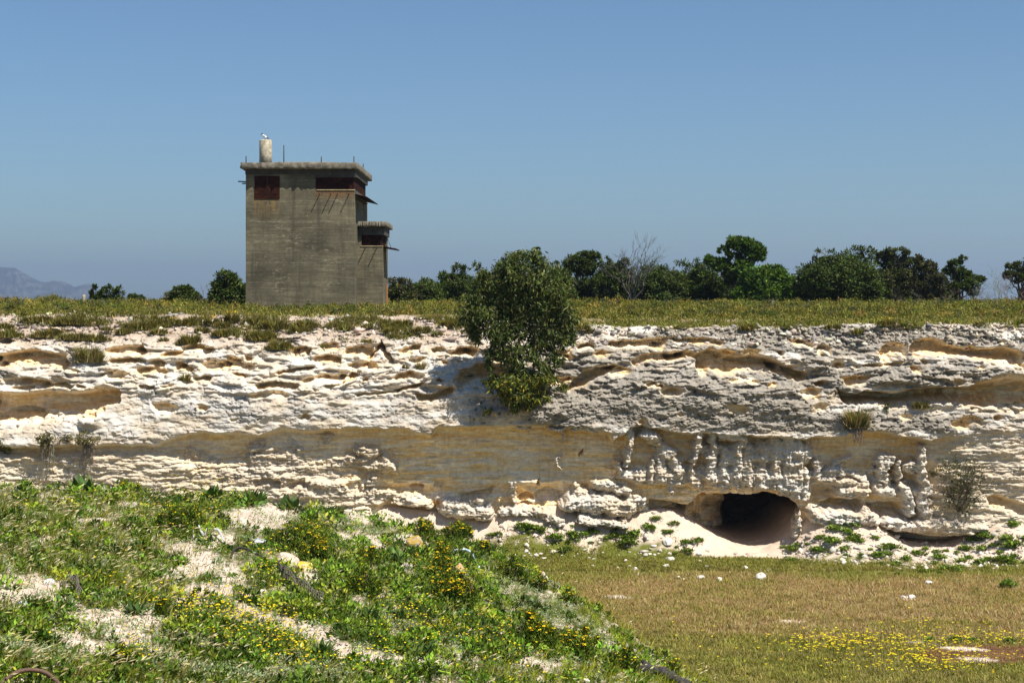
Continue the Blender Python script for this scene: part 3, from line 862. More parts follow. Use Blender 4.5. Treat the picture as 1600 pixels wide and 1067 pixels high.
def floor_colour(px, py, X, Y, t):
    n = fbm(X * .5, Y * .5, 73, 4); n2 = fbm(X * 2.5, Y * 2.5, 74, 3)
    green = np.array([.115, .125, .022]); brown = np.array([.235, .150, .065]); sand = np.array([.565, .455, .35]); red = np.array([.17, .085, .045])
    b = sstep(884, 915, py + 22 * n) * (1 - .75 * sstep(975, 1015, py + 30 * n))
    c = green * (1 - b[..., None]) + brown * b[..., None]
    rp = np.exp(-(((px - 1545) / 120) ** 2 + ((py - 1022) / 17) ** 2) ** 2)
    rp = sstep(.25, .7, rp + .4 * n2)[..., None]
    c = c * (1 - rp) + red * rp
    # worn whitish streaks
    w = np.zeros_like(px)
    for (a, bb, l, h) in ((1505, 1013, 40, 3.0), (1528, 1030, 34, 3.2), (1240, 971, 26, 2.5), (965, 932, 24, 2.2), (1420, 934, 12, 3), (1440, 1003, 30, 2)):
        w = np.maximum(w, np.exp(-(((px - a) / l) ** 2 + ((py - bb - (px - a) * .05) / h) ** 2) ** 2))
    w = sstep(.3, .6, w + .25 * n2)[..., None]
    c = c * (1 - w) + np.array([.62, .52, .42]) * w
    ts = np.interp(px, [500, 600, 720, 900, 1040, 1080, 1120, 1215, 1250, 1400, 1700], [.03, .12, .40, .40, .34, .2, .03, .03, .12, .2, .2])
    n3 = fbm(X * .9, Y * 2.0, 78, 4)
    s = sstep(-.03, .10, t - ts - .30 * n3 * sstep(0, .1, ts) + .06 * n2)[..., None]
    s = s * (t > .012)[..., None]
    sc_ = sand * (1 + .10 * n2[..., None])
    c = c * (1 - s) + sc_ * s
    return np.clip(c, .01, .9)


gc = floor_colour(gpx, gpy, gx, gy, gt)
me = mesh_np('quarry_floor', np.stack([gx, gy, gz], -1).reshape(-1, 3), [grid_faces(len(GX), len(GY))], gc.reshape(-1, 3), True)
floor = tag(put('quarry_floor', me, M['soil']), 'flat grassy quarry floor with sand banked against the cliff', kind='structure')

# ================================================================== PLATEAU
PX_ = np.concatenate([[-9000, -4000, -1500, -600, -250, -120], np.arange(-70, 70.1, .6), [120, 250, 600, 1500, 4000, 9000]])
PY_ = np.concatenate([np.arange(60.6, 70, .35), np.arange(70, 110, 1.0), [115, 125, 150, 200, 300, 600, 1500, 4000, 9000]])


def plateau_z(X, Y):
    z = np.interp(Y, [60, 61.5, 63.5, 66, 72, 80, 90, 120, 300, 9000], [6.4, 6.6, 7.6, 8.62, 8.95, 9.08, 9.15, 9.2, 9.2, 9.0])
    px = 800 + X * F / Y
    z = z + np.interp(px, [0, 700, 900, 1600], [.12, .02, -.15, -.1]) * (1 - sstep(63, 74, Y))
    return z + .10 * fbm(X * .22, Y * .22, 80, 3) * (1 - sstep(74, 95, Y))


ax, ay = np.meshgrid(PX_, PY_)
az = plateau_z(ax, ay)
n = fbm(ax * .5, ay * .5, 81, 4)[..., None]
ac = np.array([.50, .40, .29]) * (.62 + .25 * n) * np.array([.8, .8, .6])
ac = np.where((ay > 67)[..., None], np.array([.16, .135, .045]) * (1 + .4 * n), ac)
me = mesh_np('plateau', np.stack([ax, ay, az], -1).reshape(-1, 3), [grid_faces(len(PX_), len(PY_))], np.clip(ac, .01, .9).reshape(-1, 3), True)
tag(put('plateau', me, M['soil']), 'scrubby sandy plateau above the quarry cliff', kind='structure')

# ================================================================== FOREGROUND BANK
HXP = np.concatenate([np.arange(-420, 1400, 4.0)])
YS_X = [-420, 0, 100, 190, 260, 330, 400, 470, 540, 570, 600, 650, 700, 750, 800, 850, 900, 950, 1000, 1050, 1100, 1200, 1300, 1400]
YS_Y = [756, 760, 764, 768, 777, 779, 783, 796, 798, 804, 815, 827, 838, 852, 873, 899, 931, 966, 1002, 1040, 1072, 1110, 1140, 1160]


def bank_params(px):
    ys = np.interp(px, YS_X, YS_Y)
    yc = np.interp(px, [-420, 0, 560, 850, 1000, 1100, 1400], [40, 40, 42, 42, 40.2, 38.6, 36])
    yb = np.interp(px, [-420, 0, 560, 850, 1000, 1100, 1400], [24, 24, 27, 31.5, 35.2, 37.9, 35.5])
    zb = EYE - 597.0 / F * yb
    zc = EYE - (ys - HZ) / F * yc
    return ys, yb, yc, zb, zc


def bank_z(px, Y):
    ys, yb, yc, zb, zc = bank_params(px)
    t = (Y - yb) / (yc - yb)
    z = np.where(t < 0, zb - (yb - Y) * .16, zb + (zc - zb) * np.clip(t, 0, 1))
    over = np.clip(Y - yc, 0, 40)
    z = z - np.where(over > 0, .45 * over * over / (over + .8), 0)
    X = (px - 800) * Y / F
    mask = sstep(0, .08, t) * (1 - sstep(.85, 1.0, t)) if np.ndim(t) else 1
    return z + mask * (.10 * fbm(X * .55, Y * .55, 90, 3) + .03 * fbm(X * 2.6, Y * 2.6, 91, 2))


def bank_at(px, py):
    """Points of the bank for arrays of places in the picture."""
    ys, yb, yc, zb, zc = bank_params(px)
    k = (py - HZ) / F
    t = (EYE - zb - k * yb) / (k * (yc - yb) + zc - zb)
    Y = yb + (yc - yb) * np.clip(t, -.3, 1.0)
    return np.stack([(px - 800) * Y / F, Y, bank_z(px, Y)], 1), t


BY = np.concatenate([np.arange(-.9, 0, .1), np.linspace(0, 1, 150), 1 + np.linspace(.02, 1.1, 30)])
hp, ht = np.meshgrid(HXP, BY)
_, yb, yc, _, _ = bank_params(hp)
hY = yb + (yc - yb) * ht
hz = bank_z(hp, hY)
hX = (hp - 800) * hY / F
hpy = HZ + (EYE - hz) * F / hY


BARE = [(25, 925, 75, 20, 8), (60, 908, 55, 10, 10), (120, 955, 60, 14, 30), (180, 985, 95, 20, 25), (215, 965, 60, 20, 10), (110, 1000, 45, 16, 25), (150, 1012, 50, 12, 20), (290, 893, 50, 12, -10), (335, 885, 60, 22, 20),
        (310, 850, 75, 11, -8), (400, 812, 70, 20, 5), (430, 795, 45, 11, 5), (365, 968, 45, 10, 20), (395, 955, 40, 8, 25), (470, 985, 80, 17, 20), (520, 1010, 60, 18, 20), (600, 1030, 75, 12, 10), (680, 1035, 70, 8, 5),
        (460, 890, 55, 17, 30), (480, 860, 20, 8, 0), (545, 845, 22, 9, 20), (580, 848, 26, 14, 25), (560, 808, 30, 7, 25), (630, 840, 30, 9, 0), (635, 882, 12, 14, 40), (845, 1038, 35, 10, 18), (70, 843, 45, 4, -8), (145, 812, 30, 4, 0),
        (285, 1037, 40, 8, 10), (560, 920, 28, 8, 15), (330, 920, 55, 12, 0), (410, 930, 40, 9, 5), (300, 940, 40, 8, 0)]


def ell(px, py, L):
    v = np.zeros_like(px)
    for a, b, rx, ry, ang in L:
        c, s = math.cos(math.radians(ang)), math.sin(math.radians(ang))
        u = ((px - a) * c + (py - b) * s) / rx; w = (-(px - a) * s + (py - b) * c) / ry
        v = np.maximum(v, 1 - np.sqrt(u * u + w * w))
    return v


def bare_mask(px, py):
    e = ell(px, py, BARE)
    return sstep(-.12, .25, e + .45 * fbm(px / 26, py / 12, 92, 3) + .30 * fbm(px / 8, py / 5, 95, 3) - .03)


bm_ = bare_mask(hp, hpy)[..., None]
n = fbm(hX * 1.2, hY * 1.2, 93, 4)[..., None]; n2 = fbm(hX * 6, hY * 6, 94, 3)[..., None]
veg = np.array([.075, .085, .018]) * (1 + .4 * n)
san = np.array([.56, .45, .36]) * (1 + .16 * n + .18 * n2)
hc = veg * (1 - bm_) + san * bm_
me = mesh_np('grassy_bank', np.stack([hX, hY, hz], -1).reshape(-1, 3), [grid_faces(len(HXP), len(BY))], np.clip(hc, .01, .9).reshape(-1, 3), True)
tag(put('bank_terrain', me, M['soil']), 'sandy overgrown bank sloping across the foreground', kind='structure')

# ================================================================== MOUNTAIN FAR AWAY
def mountain():
    D = 6500.0
    prof_x = [-420, -260, -120, -40, 0, 22, 45, 62, 70, 82, 95, 110, 116, 122, 135, 141, 146, 152, 165, 176, 186, 202, 214, 240, 300]
    prof_y = [436, 426, 421, 418, 417.5, 418, 431, 439, 441, 439, 439, 444, 449, 447, 443.5, 443.5, 452, 459, 466, 466, 463.5, 463, 467, 469, 470]
    xs = np.linspace(-420, 300, 420)
    hs = (HZ - np.interp(xs, prof_x, prof_y)) / F * D + EYE
    hs = hs + 2.0 * fbm(xs / 8, xs * 0, 100, 3)
    rows = np.array([-1500, -1150, -900, -700, -520, -400, -330, -270, -210, -150, -110, -70, -40, 0, 150, 400, 900, 1500.])
    frac = np.array([0, .05, .12, .20, .28, .35, .46, .52, .58, .70, .78, .86, .94, 1.0, .9, .6, .3, 0])
    X, R = np.meshgrid(xs, rows)
    fr = np.interp(R, rows, frac)
    gul = 140 * fbm(X / 16, R * 0 + 2, 101, 3) * np.sin(np.clip(fr, 0, 1) * PI) ** .7
    Z = fr * (hs - 0)[None, :] + 5 * fbm(X / 10, R / 120, 102, 3) * (fr < .99) * (fr > .02)
    Z = np.where(fr <= 0.001, -2, Z)
    V = np.stack([(X - 800) * (D + R + gul) / F, D + R + gul, Z], -1).reshape(-1, 3)
    st = sstep(-.2, .3, fbm(X / 40, Z / 9, 103, 3))[..., None]
    c = np.array([.03, .035, .04]) * (1 - st) + np.array([.10, .10, .10]) * st
    me = mesh_np('mountain', V, [grid_faces(len(xs), len(rows))], c.reshape(-1, 3), False)
    tag(put('mountain', me, M['far']), 'hazy flat topped mountain ridge on the horizon', kind='structure')


mountain()

# ================================================================== TOWER
TW = empty('concrete_tower', (-9.4, 75.0, 8.9), 'tall brown board-marked concrete lookout tower with flat roof and rusty shutters', 'tower')
TO = np.array([-9.4, 75.0, 8.9])


def bm_box(name, x0, x1, y0, y1, z0, z1, mat, parent, bevel=.0, loc=TO, rough=0.0, cuts=0, seed=0):
    bm = bmesh.new()
    bmesh.ops.create_cube(bm, size=1)
    bmesh.ops.scale(bm, vec=(x1 - x0, y1 - y0, z1 - z0), verts=bm.verts)
    bmesh.ops.translate(bm, vec=((x0 + x1) / 2 - loc[0], (y0 + y1) / 2 - loc[1], (z0 + z1) / 2 - loc[2]), verts=bm.verts)
    if cuts:
        bmesh.ops.subdivide_edges(bm, edges=[e for e in bm.edges if e.calc_length() > .5], cuts=cuts, use_grid_fill=True)
        r = random.Random(seed)
        for v in bm.verts:
            v.co += Vector((r.uniform(-1, 1), r.uniform(-1, 1), r.uniform(-1, 1))) * rough
    elif bevel:
        bmesh.ops.bevel(bm, geom=bm.edges[:], offset=bevel, segments=2, affect='EDGES')
    me = bpy.data.meshes.new(name); bm.to_mesh(me); bm.free()
    return put(name, me, mat, parent)


def multi_box(name, boxes, mat, parent, bevel=.015, loc=TO):
    bm = bmesh.new()
    for x0, x1, y0, y1, z0, z1 in boxes:
        r = bmesh.ops.create_cube(bm, size=1)
        vs = r['verts']
        bmesh.ops.scale(bm, vec=(x1 - x0, y1 - y0, z1 - z0), verts=vs)
        bmesh.ops.translate(bm, vec=((x0 + x1) / 2 - loc[0], (y0 + y1) / 2 - loc[1], (z0 + z1) / 2 - loc[2]), verts=vs)
    if bevel:
        bmesh.ops.bevel(bm, geom=bm.edges[:], offset=bevel, segments=2, affect='EDGES')
    me = bpy.data.meshes.new(name); bm.to_mesh(me); bm.free()
    return put(name, me, mat, parent)


def roof_slab(name, x0, x1, y0, y1, z0, z1, parent, amp, seed):
    """Slab with a broken, crumbling lower edge."""
    nx = 70; ny = 70
    per = [(x0 + (x1 - x0) * i / nx, y0) for i in range(nx)] + [(x1, y0 + (y1 - y0) * i / ny) for i in range(ny)] + \
          [(x1 - (x1 - x0) * i / nx, y1) for i in range(nx)] + [(x0, y1 - (y1 - y0) * i / ny) for i in range(ny)]
    per = np.array(per); n = len(per); s = np.arange(n) * .35
    mid = np.array([(x0 + x1) / 2, (y0 + y1) / 2]); out = np.sign(per - mid) * (np.abs(np.abs(per - mid) - np.array([(x1 - x0) / 2, (y1 - y0) / 2])) < 1e-6)
    n1 = fbm(s * .9, s * 0 + seed, 110 + seed, 4); n2 = fbm(s * .9, s * 0 + seed + 5, 120 + seed, 4)
    # teeth along the drip edge: this is what throws the scalloped shadow
    teeth = np.abs((s * .62 + .3 * n2) % 1.0 - .5) * 2
    rings = []
    for z, o in ((z1, -.25), (z1 + .0, -.012), (z1 - .02, 0), ((z0 + z1) / 2, .0), (z0 + .03, .0), (z0, -.015)):
        zz = np.full(n, z); off = np.full(n, o)
        if z > z0 + .06 and z < z1: off = off + amp * .5 * n1
        if z <= z0 + .06:
            zz = zz + amp * (1.3 * n2 + .8 * teeth * (s < nx * .35 * .62)) * .55
            off = off + amp * n1 + amp * .9 * (teeth - .5) * (s < nx * .35 * .62)
        if z >= z1 - .03: zz = zz + amp * .35 * n2; off = off + amp * .4 * n1
        rings.append(np.concatenate([per + out * off[:, None], zz[:, None]], 1))
    rings.append(np.concatenate([per + out * -.55, np.full((n, 1), z0 - .01)], 1))
    V = np.concatenate(rings) - TO
    F4 = []
    for k in range(len(rings) - 1):
        i = np.arange(n); j = (i + 1) % n
        F4.append(np.stack([k * n + j, k * n + i, (k + 1) * n + i, (k + 1) * n + j], 1)[:, ::-1])
    V = np.concatenate([V, [np.append(mid, z1) - TO, np.append(mid, z0 - .01) - TO]])
    m = len(V); i = np.arange(n); j = (i + 1) % n
    F3 = np.concatenate([np.stack([i, j, np.full(n, m - 2)], 1), np.stack([(len(rings) - 1) * n + j, (len(rings) - 1) * n + i, np.full(n, m - 1)], 1)])
    return put(name, mesh_np(name, V, [np.concatenate(F4), F3]), M['slab'], parent)


x0, x1, yf, yb_ = -11.886, -7.03, 72.0, 78.4
XW = -8.77            # left end of the window band
walls = multi_box('wall', [(x0, x1, yf, yb_, 7.6, 14.262), (x0, XW, yf, yb_, 14.262, 15.13), (XW + .002, x1 - .5, yf + .5, yb_ - .002, 14.262, 15.13)], M['concrete'], TW, .0)
# deep dark lintel above the window band, wraps round the right hand side
multi_box('lintel_and_shade', [(XW + .002, x1 + .05, yf - .05, yf + .28, 14.86, 15.13), (x1 - .28, x1 + .05, yf + .28, yb_ - .3, 14.86, 15.13), (XW + .002, x1 + .08, yf - .08, yf + .25, 14.80, 14.86)], M['fascia_and_shade'], TW, .012)
multi_box('lintel_and_shade', [(x0 - .02, XW - .01, yf - .03, yf - .001, 14.93, 15.155)], M['fascia_and_shade'], TW, .01)  # dark strip on the left wall: shadow under the slab painted as colour
f1 = multi_box('window', [(XW + .002, x1 - .04, yf + .06, yf + .10, 14.264, 14.80)], M['rust'], TW, .0)
f2 = multi_box('window', [(x1 - .10, x1 - .06, yf + .10, yb_ - .3, 14.264, 14.858)], M['rust'], TW, .0)
multi_box('frame', [(XW + .004, XW + .06, yf + .02, yf + .058, 14.264, 14.80), (x1 - .09, x1 - .03, yf + .015, yf + .058, 14.264, 14.80), (XW + .06, x1 - .09, yf + .03, yf + .058, 14.264, 14.30)], M['rust'], f1, .0)
multi_box('window_sill', [(XW + .05, x1 + .03, yf - .035, yf - .001, 14.22, 14.262)], flat_mat('pale_sill', (.36, .29, .17), .9, 6, .4), TW, .008)
# left shutters
wl0, wl1, wz0, wz1 = -11.46, -10.40, 13.84, 14.87
sh = multi_box('shutter_frame', [(wl0 - .03, wl0 + .03, yf - .03, yf - .002, wz0, wz1), (wl1 - .03, wl1 + .03, yf - .03, yf - .002, wz0, wz1), (wl0 + .03, wl1 - .03, yf - .03, yf - .002, wz1 - .05, wz1), (wl0 + .03, wl1 - .03, yf - .03, yf - .002, wz0, wz0 + .05)], M['rust'], TW, .0)
wm = (wl0 + wl1) / 2
for a, b in ((wl0 + .032, wm - .012), (wm + .012, wl1 - .032)):
    s_ = multi_box('shutter', [(a, b, yf - .022, yf - .004, wz0 + .052, wz1 - .052)], M['rust'], TW, .0)
    for hz_ in (wz0 + .2, wz1 - .26):
        multi_box('hinge', [(a + .02, b - .02, yf - .03, yf - .022, hz_, hz_ + .04)], M['rust'], s_, .0)


def rod(name, a, b, r, mat, parent, loc=TO, n=6):
    S = Soup(); S.tube(np.array([a, b], float) - loc, [r, r], n)
    return S.build(name, mat, parent)


for px in (499.5, 517, 527.5, 545.5):           # stubs that once carried the shutters; the sun draws their long shadows
    X = (px - 800) / 35.0
    rod('bracket', (X, yf + .05, 14.06), (X, yf - .36, 14.06), .022, M['iron'], TW)
for q, yy in enumerate((72.9, 74.0, 75.0, 76.2)):
    rod('bracket', (x1 - .05, yy, 13.88), (x1 + .22, yy, 13.88), .02, M['iron'], TW)
for z_ in (13.98, 14.04):
    rod('bracket', (x0 + .05, yf + .6, z_ + .6), (x0 - .26 - (z_ - 13.98) * 3, yf + .55, z_ + .6 + (z_ - 14) * .6), .03, M['rust'], TW)


def plate(name, pts, th, mat, parent):
    pts = np.array(pts, float) - TO
    V = np.concatenate([pts, pts - np.array([0, 0, th])])
    S = Soup(); S.add(V, F4=[(0, 1, 2, 3), (7, 6, 5, 4), (0, 4, 5, 1), (1, 5, 6, 2), (2, 6, 7, 3), (3, 7, 4, 0)])
    return S.build(name, mat, parent)


plate('awning', [(x1 - .02, 72.2, 14.09), (-6.5, 72.2, 13.96), (-6.48, 78.0, 13.97), (x1 - .02, 78.0, 14.10)], .03, M['rust'], TW)
roof_slab('roof', x0 - .17, x1 + .17, 71.62, 79.0, 15.16, 15.44, TW, .085, 3)
multi_box('roof_kerb', [((430 - 800) / 34.4, (517 - 800) / 34.4, 73.2, 74.6, 15.42, 15.60)], M['pipe'], TW, .02)
# chimney pipe
S = Soup(); ch = np.array([(415 - 800) * 74 / F, 74.0, 15.4])
S.tube([ch - TO, ch - TO + [0, 0, .6], ch - TO + [0, 0, 1.24], ch - TO + [0, 0, 1.27]], [.29, .285, .285, .26], 28)
S.build('chimney', M['pipe'], TW, smooth=False)
for px, y0_, y1_, Y in ((384.5, 244, 255, 72.0), (443.5, 227, 254, 73.0), (502, 245, 254, 72.4), (553, 244.5, 256, 72.0), (567.5, 256, 266, 75.5)):
    a = at(px, y1_ + 3, Y); b = at(px, y0_, Y)
    rod('rod', a, b, .024, M['iron'], TW)
# lower side room
ax0, ax1, ayf, ayb = -7.028, -5.89, 73.5, 76.5
multi_box('wall', [(ax0, ax1, ayf, ayb, 7.6, 11.81), (ax0, -6.86, ayf, ayb - .002, 11.81, 12.66), (-6.858, ax1 - .3, ayf + .3, ayb - .004, 11.81, 12.66), (-6.0, ax1, ayb - .5, ayb, 11.81, 12.66)], M['concrete'], TW, .0)
multi_box('lintel_and_shade', [(-6.98, ax1 + .08, ayf - .08, ayf + .2, 12.29, 12.67), (ax1 - .2, ax1 + .08, ayf + .2, ayb + .02, 12.29, 12.67)], M['fascia_and_shade'], TW, .012)
g1 = multi_box('window', [(-6.856, -6.0, ayf + .08, ayf + .12, 11.812, 12.29)], M['rust'], TW, .0)
g2 = multi_box('window', [(ax1 - .12, ax1 - .08, ayf + .12, ayb - .5, 11.812, 12.29)], M['rust'], TW, .0)
multi_box('frame', [(-6.0, -5.94, ayf + .03, ayf + .14, 11.812, 12.288)], M['rust'], g1, .0)
multi_box('window_sill', [(-6.9, ax1 + .02, ayf - .03, ayf - .001, 11.765, 11.808)], bpy.data.materials['pale_sill'], TW, .008)
roof_slab('roof', -7.02, ax1 + .2, 73.2, 76.9, 12.67, 12.90, TW, .06, 9)
for px in (570.5, 588.5):
    X = (px - 800) * 73.5 / F
    rod('bracket', (X, ayf + .05, 11.69), (X, ayf - .36, 11.69), .022, M['iron'], TW)
plate('awning', [(ax1 - .02, 73.7, 11.80), (-5.30, 73.7, 11.69), (-5.28, 75.6, 11.68), (ax1 - .02, 75.6, 11.79)], .05, M['rust'], TW)
S = Soup(); S.tube(np.array([(-5.62, 75, 11.75), (-5.72, 75, 12.0), (-5.76, 75, 12.2)]) - TO, [.012, .012, .01], 5)
S.build('rod', M['iron'], TW)
multi_box('rusty_strip', [(ax1 + .002, ax1 + .03, 75.5, 76.1, 9.0, 10.1)], flat_mat('orange_rust', (.30, .12, .03), .9, 6, .5), TW, .0)

# seabird on the chimney
def bird():
    o = empty('seabird', ch + np.array([-.02, 0, 1.27]), 'small black and white seabird standing on top of the tower chimney', 'bird')
    bm = bmesh.new()
    me = bpy.data.meshes.new('body')
    pts = [(-.02, 0, .14), (-.08, 0, .19), (-.12, 0, .235), (-.155, 0, .235), (.05, 0, .105), (.13, 0, .06)]
    rad = [.062, .05, .036, .028, .05, .018]
    vs = [bm.verts.new(p) for p in pts]
    for a, b in ((0, 1), (1, 2), (2, 3), (0, 4), (4, 5)): bm.edges.new((vs[a], vs[b]))
    bm.to_mesh(me); bm.free()
    b = put('body', me, M['white'], o)
    sk = b.modifiers.new('Skin', 'SKIN')
    for i, r in enumerate(rad):
        me.skin_vertices[0].data[i].radius = (r, r)
    me.skin_vertices[0].data[0].use_root = True
    ss = b.modifiers.new('Sub', 'SUBSURF'); ss.levels = 2; ss.render_levels = 2
    for s in (-1, 1):
        S = Soup()
        n = 9; t = np.linspace(0, 1, n)
        top = np.stack([-.07 + .25 * t, s * (.060 - .045 * t), .215 - .130 * t], 1)
        bot = np.stack([-.06 + .24 * t, s * (.074 - .055 * t), .175 - .05 * np.sin(t * PI) - .12 * t], 1)
        S.add(np.concatenate([top, bot, top + [0, -s * .02, 0]]), F4=[(k, k + 1, n + k + 1, n + k) for k in range(n - 1)] + [(2 * n + k, 2 * n + k + 1, k + 1, k) for k in range(n - 1)])
        S.build('wing', M['dark'], o)
        S = Soup(); S.tube([(.0, s * .025, .09), (.005, s * .025, .04), (-.01, s * .025, .0)], [.007, .006, .008], 5); S.build('leg', M['iron'], o)
    S = Soup(); S.tube([(-.10, 0, .262), (-.135, 0, .27), (-.165, 0, .25)], [.034, .046, .024], 8); S.build('cap', M['dark'], o)
    S = Soup(); S.tube([(-.175, 0, .236), (-.205, 0, .23), (-.225, 0, .22)], [.012, .008, .002], 6); S.build('beak', M['iron'], o)


bird()

# ================================================================== CAMERA, LIGHT, AIR
cam_d = bpy.data.cameras.new('camera'); cam = bpy.data.objects.new('camera', cam_d); COL.objects.link(cam)
cam.location = (0, 0, EYE); cam.rotation_euler = (PI / 2, 0, 0)
cam_d.sensor_width = 36; cam_d.lens = 36 * F / 1600; cam_d.shift_y = -(533.5 - HZ) / 1600
cam_d.clip_start = .5; cam_d.clip_end = 30000
SC.camera = cam

to_sun = Vector((1.115, -1.0, 2.4)).normalized()
sun_d = bpy.data.lights.new('sun', 'SUN'); sun_d.energy = 4.8; sun_d.angle = math.radians(.5); sun_d.color = (1.0, .945, .86)
sun = bpy.data.objects.new('sun', sun_d); COL.objects.link(sun)
sun.rotation_euler = to_sun.to_track_quat('Z', 'Y').to_euler(); sun.location = (20, -20, 60)
w = bpy.data.worlds.new('World'); SC.world = w; w.use_nodes = True
nt = w.node_tree; bg = nt.nodes['Background']
sky = nt.nodes.new('ShaderNodeTexSky'); sky.sky_type = 'NISHITA'; sky.sun_disc = False
sky.sun_elevation = math.asin(to_sun.z); sky.sun_rotation = math.atan2(to_sun.x, to_sun.y)
sky.air_density = 1.0; sky.dust_density = .6; sky.ozone_density = 2.0; sky.altitude = 10
nt.links.new(mix(nt, sky.outputs[0], (.50, .65, .785), 1.0, 'MULTIPLY'), bg.inputs['Color']); bg.inputs['Strength'].default_value = .079

HAZE = 1.7e-4
if HAZE:
    S = Soup(); S.box(-9200, 9200, -160, 9200, -9, 210)
    m, nth, b = mat_new('haze_air')
    nth.nodes.remove(b)
    pv = nth.nodes.new('ShaderNodeVolumePrincipled'); pv.inputs['Color'].default_value = (.62, .78, 1.0, 1)
    pv.inputs['Density'].default_value = HAZE; pv.inputs['Anisotropy'].default_value = .4
    nth.links.new(pv.outputs[0], nth.nodes['Material Output'].inputs['Volume'])
    tag(S.build('haze', m), kind='stuff')

SC.view_settings.view_transform = 'Standard'; SC.view_settings.look = 'None'
SC.view_settings.exposure = .70; SC.view_settings.gamma = 1
SC.cycles.max_bounces = 8; SC.cycles.diffuse_bounces = 5; SC.cycles.glossy_bounces = 2; SC.cycles.transmission_bounces = 3
SC.cycles.volume_bounces = 0; SC.cycles.use_denoising = True
SC.cycles.caustics_reflective = False; SC.cycles.caustics_refractive = False

# ================================================================== TREES ON THE PLATEAU
DKG = [(.046, .070, .013), (.066, .098, .018), (.092, .122, .026), (.030, .050, .010)]
OLV = [(.065, .075, .022), (.09, .095, .03), (.045, .055, .018), (.12, .105, .04)]
BRG = [(.060, .120, .018), (.085, .155, .025), (.040, .085, .014), (.13, .19, .03)]
BRN = [(.05, .05, .022), (.075, .065, .03), (.035, .045, .018), (.09, .08, .04)]
GREY = (.17, .145, .125)


def tree(name, label, px, ybase, Y, blobs, nleaf, cols, L=.15, W=.06, bare=0, group=None, cat='tree', stemC=(.10, .08, .06), droop=0.0, foot=None, shell=.55, mat='leaf', sub=9, subr=.36):
    """blobs: (px, py, rx_px, ry_px) of the crown's clumps as measured on the photograph."""
    s = Y / F
    base = at(px, ybase, Y)
    if foot is not None: base[2] = foot
    o = empty(name, base, label, cat, group)
    cl = []
    if len(blobs) > 3 and name not in ('sparse_tree', 'open_tree', 'small_tree'):
        xa = min(q[0] - q[2] for q in blobs); xb = max(q[0] + q[2] for q in blobs)
        if name != 'bright_tree': blobs = blobs + [(xa + (xb - xa) * u, ybase - 13, (xb - xa) * .14, 11) for u in (.14, .38, .62, .86)]
    for (bx, by, rx, ry) in blobs:
        c = at(bx, by, Y)
        depth = min(rx, ry * 1.3) * s
        c[1] += random.uniform(-.6, .6) * depth
        cl.append((*(c - base), rx * s, max(depth, .25), ry * s))
    if nleaf:
        S = Soup(); crown(S, cl, int(nleaf * 3.6), L * 1.25, W * 1.5, cols, droop, shell, sub=sub, subr=subr)
        S.build('crown', M[mat], o)
    S = Soup()
    h = max(c[2] for c in cl)
    stems = max(2, min(5, len(cl) // 3))
    order = sorted(range(len(cl)), key=lambda k: -cl[k][3] * cl[k][5])
    for k in order:
        c = np.array(cl[k][:3])
        root = np.array([random.uniform(-.25, .25) * (1 + .3 * abs(c[0])), random.uniform(-.2, .2), -.25])
        midp = np.array([c[0] * .35, c[1] * .35, c[2] * .55 + .05])
        P = np.concatenate([wig(root, midp, 4, .05), wig(midp, c + [0, 0, cl[k][5] * .3], 4, .07)[1:]])
        S.tube(P, np.linspace(.035 + .02 * h, .012, len(P)), 5, jit(stemC, 1, .15)[0])
        for q in range(4):
            twigs(S, c, rand_unit(1)[0] + [0, 0, .4], cl[k][3] * .7, .012, 1, jit(stemC, 1, .2)[0], .6, 2, 3)
    for q in range(bare):
        c = np.array(cl[random.randrange(len(cl))][:3]) * [1, 1, random.uniform(.2, .8)]
        twigs(S, c, rand_unit(1)[0] * [1, 1, .7] + [0, -.2, .25], random.uniform(.35, .7), .012, 3, jit(GREY, 1, .2)[0], .6, 3, 3)
    S.build('trunk', M['bark'], o)
    return o


def dome(x0, x1, ytop, ybot, n, seed, r=.24):
    """Irregular dome of clumps between two columns of the photograph."""
    R = random.Random(seed); out = []
    w = x1 - x0; h = ybot - ytop
    for k in range(n):
        u = (k + .5 + R.uniform(-.4, .4)) / n
        t = R.random() ** .7
        env = (1 - abs(2 * u - 1) ** 2.4) ** .5
        rr = R.uniform(.75, 1.25) * r * 1.2 * min(w, h * 1.6)
        top = ytop + h * (1 - env) * .75
        y = top + rr * .7 + t * max(ybot - top - rr * 1.4, 0)
        out.append((x0 + rr * .8 + u * (w - 1.6 * rr), y, rr, rr * R.uniform(.65, .9)))
    out.append(((x0 + x1) / 2, ytop + h * .62, w * .36, h * .38))
    for k in range(4):
        out.append((x0 + w * (.12 + .25 * k), ybot - h * .17, w * .17, h * .2))
    return out


BT = 'trees along the plateau'
T = tree
T('bushy_tree', 'dark round bush tree touching the left side of the concrete tower', 360, 476, 86, dome(331, 392, 425, 474, 12, 1), 5200, DKG, .13, .06, 2, BT)
T('small_tree', 'small dark tree standing apart left of the round bush by the tower', 285, 474, 88, [(284, 458, 13, 9), (293, 455, 10, 7), (272, 464, 12, 7), (300, 464, 12, 7), (262, 468, 8, 5), (312, 469, 9, 5)], 1700, DKG, .12, .05, 3, BT)
T('low_bush', 'flat dark low bush on the skyline right of the wooden post', 168, 471, 92, [(150, 467, 9, 4), (160, 466, 10, 4), (172, 467, 10, 4), (184, 468, 8, 3.5)], 800, DKG, .12, .05, 0, BT, 'bush')
T('low_bush', 'small dark bush on the skyline between the flat bush and the grey twigs', 211, 471, 92, [(206, 466, 7, 4), (214, 465, 8, 4), (222, 468, 6, 3)], 500, DKG, .12, .05, 0, BT, 'bush')
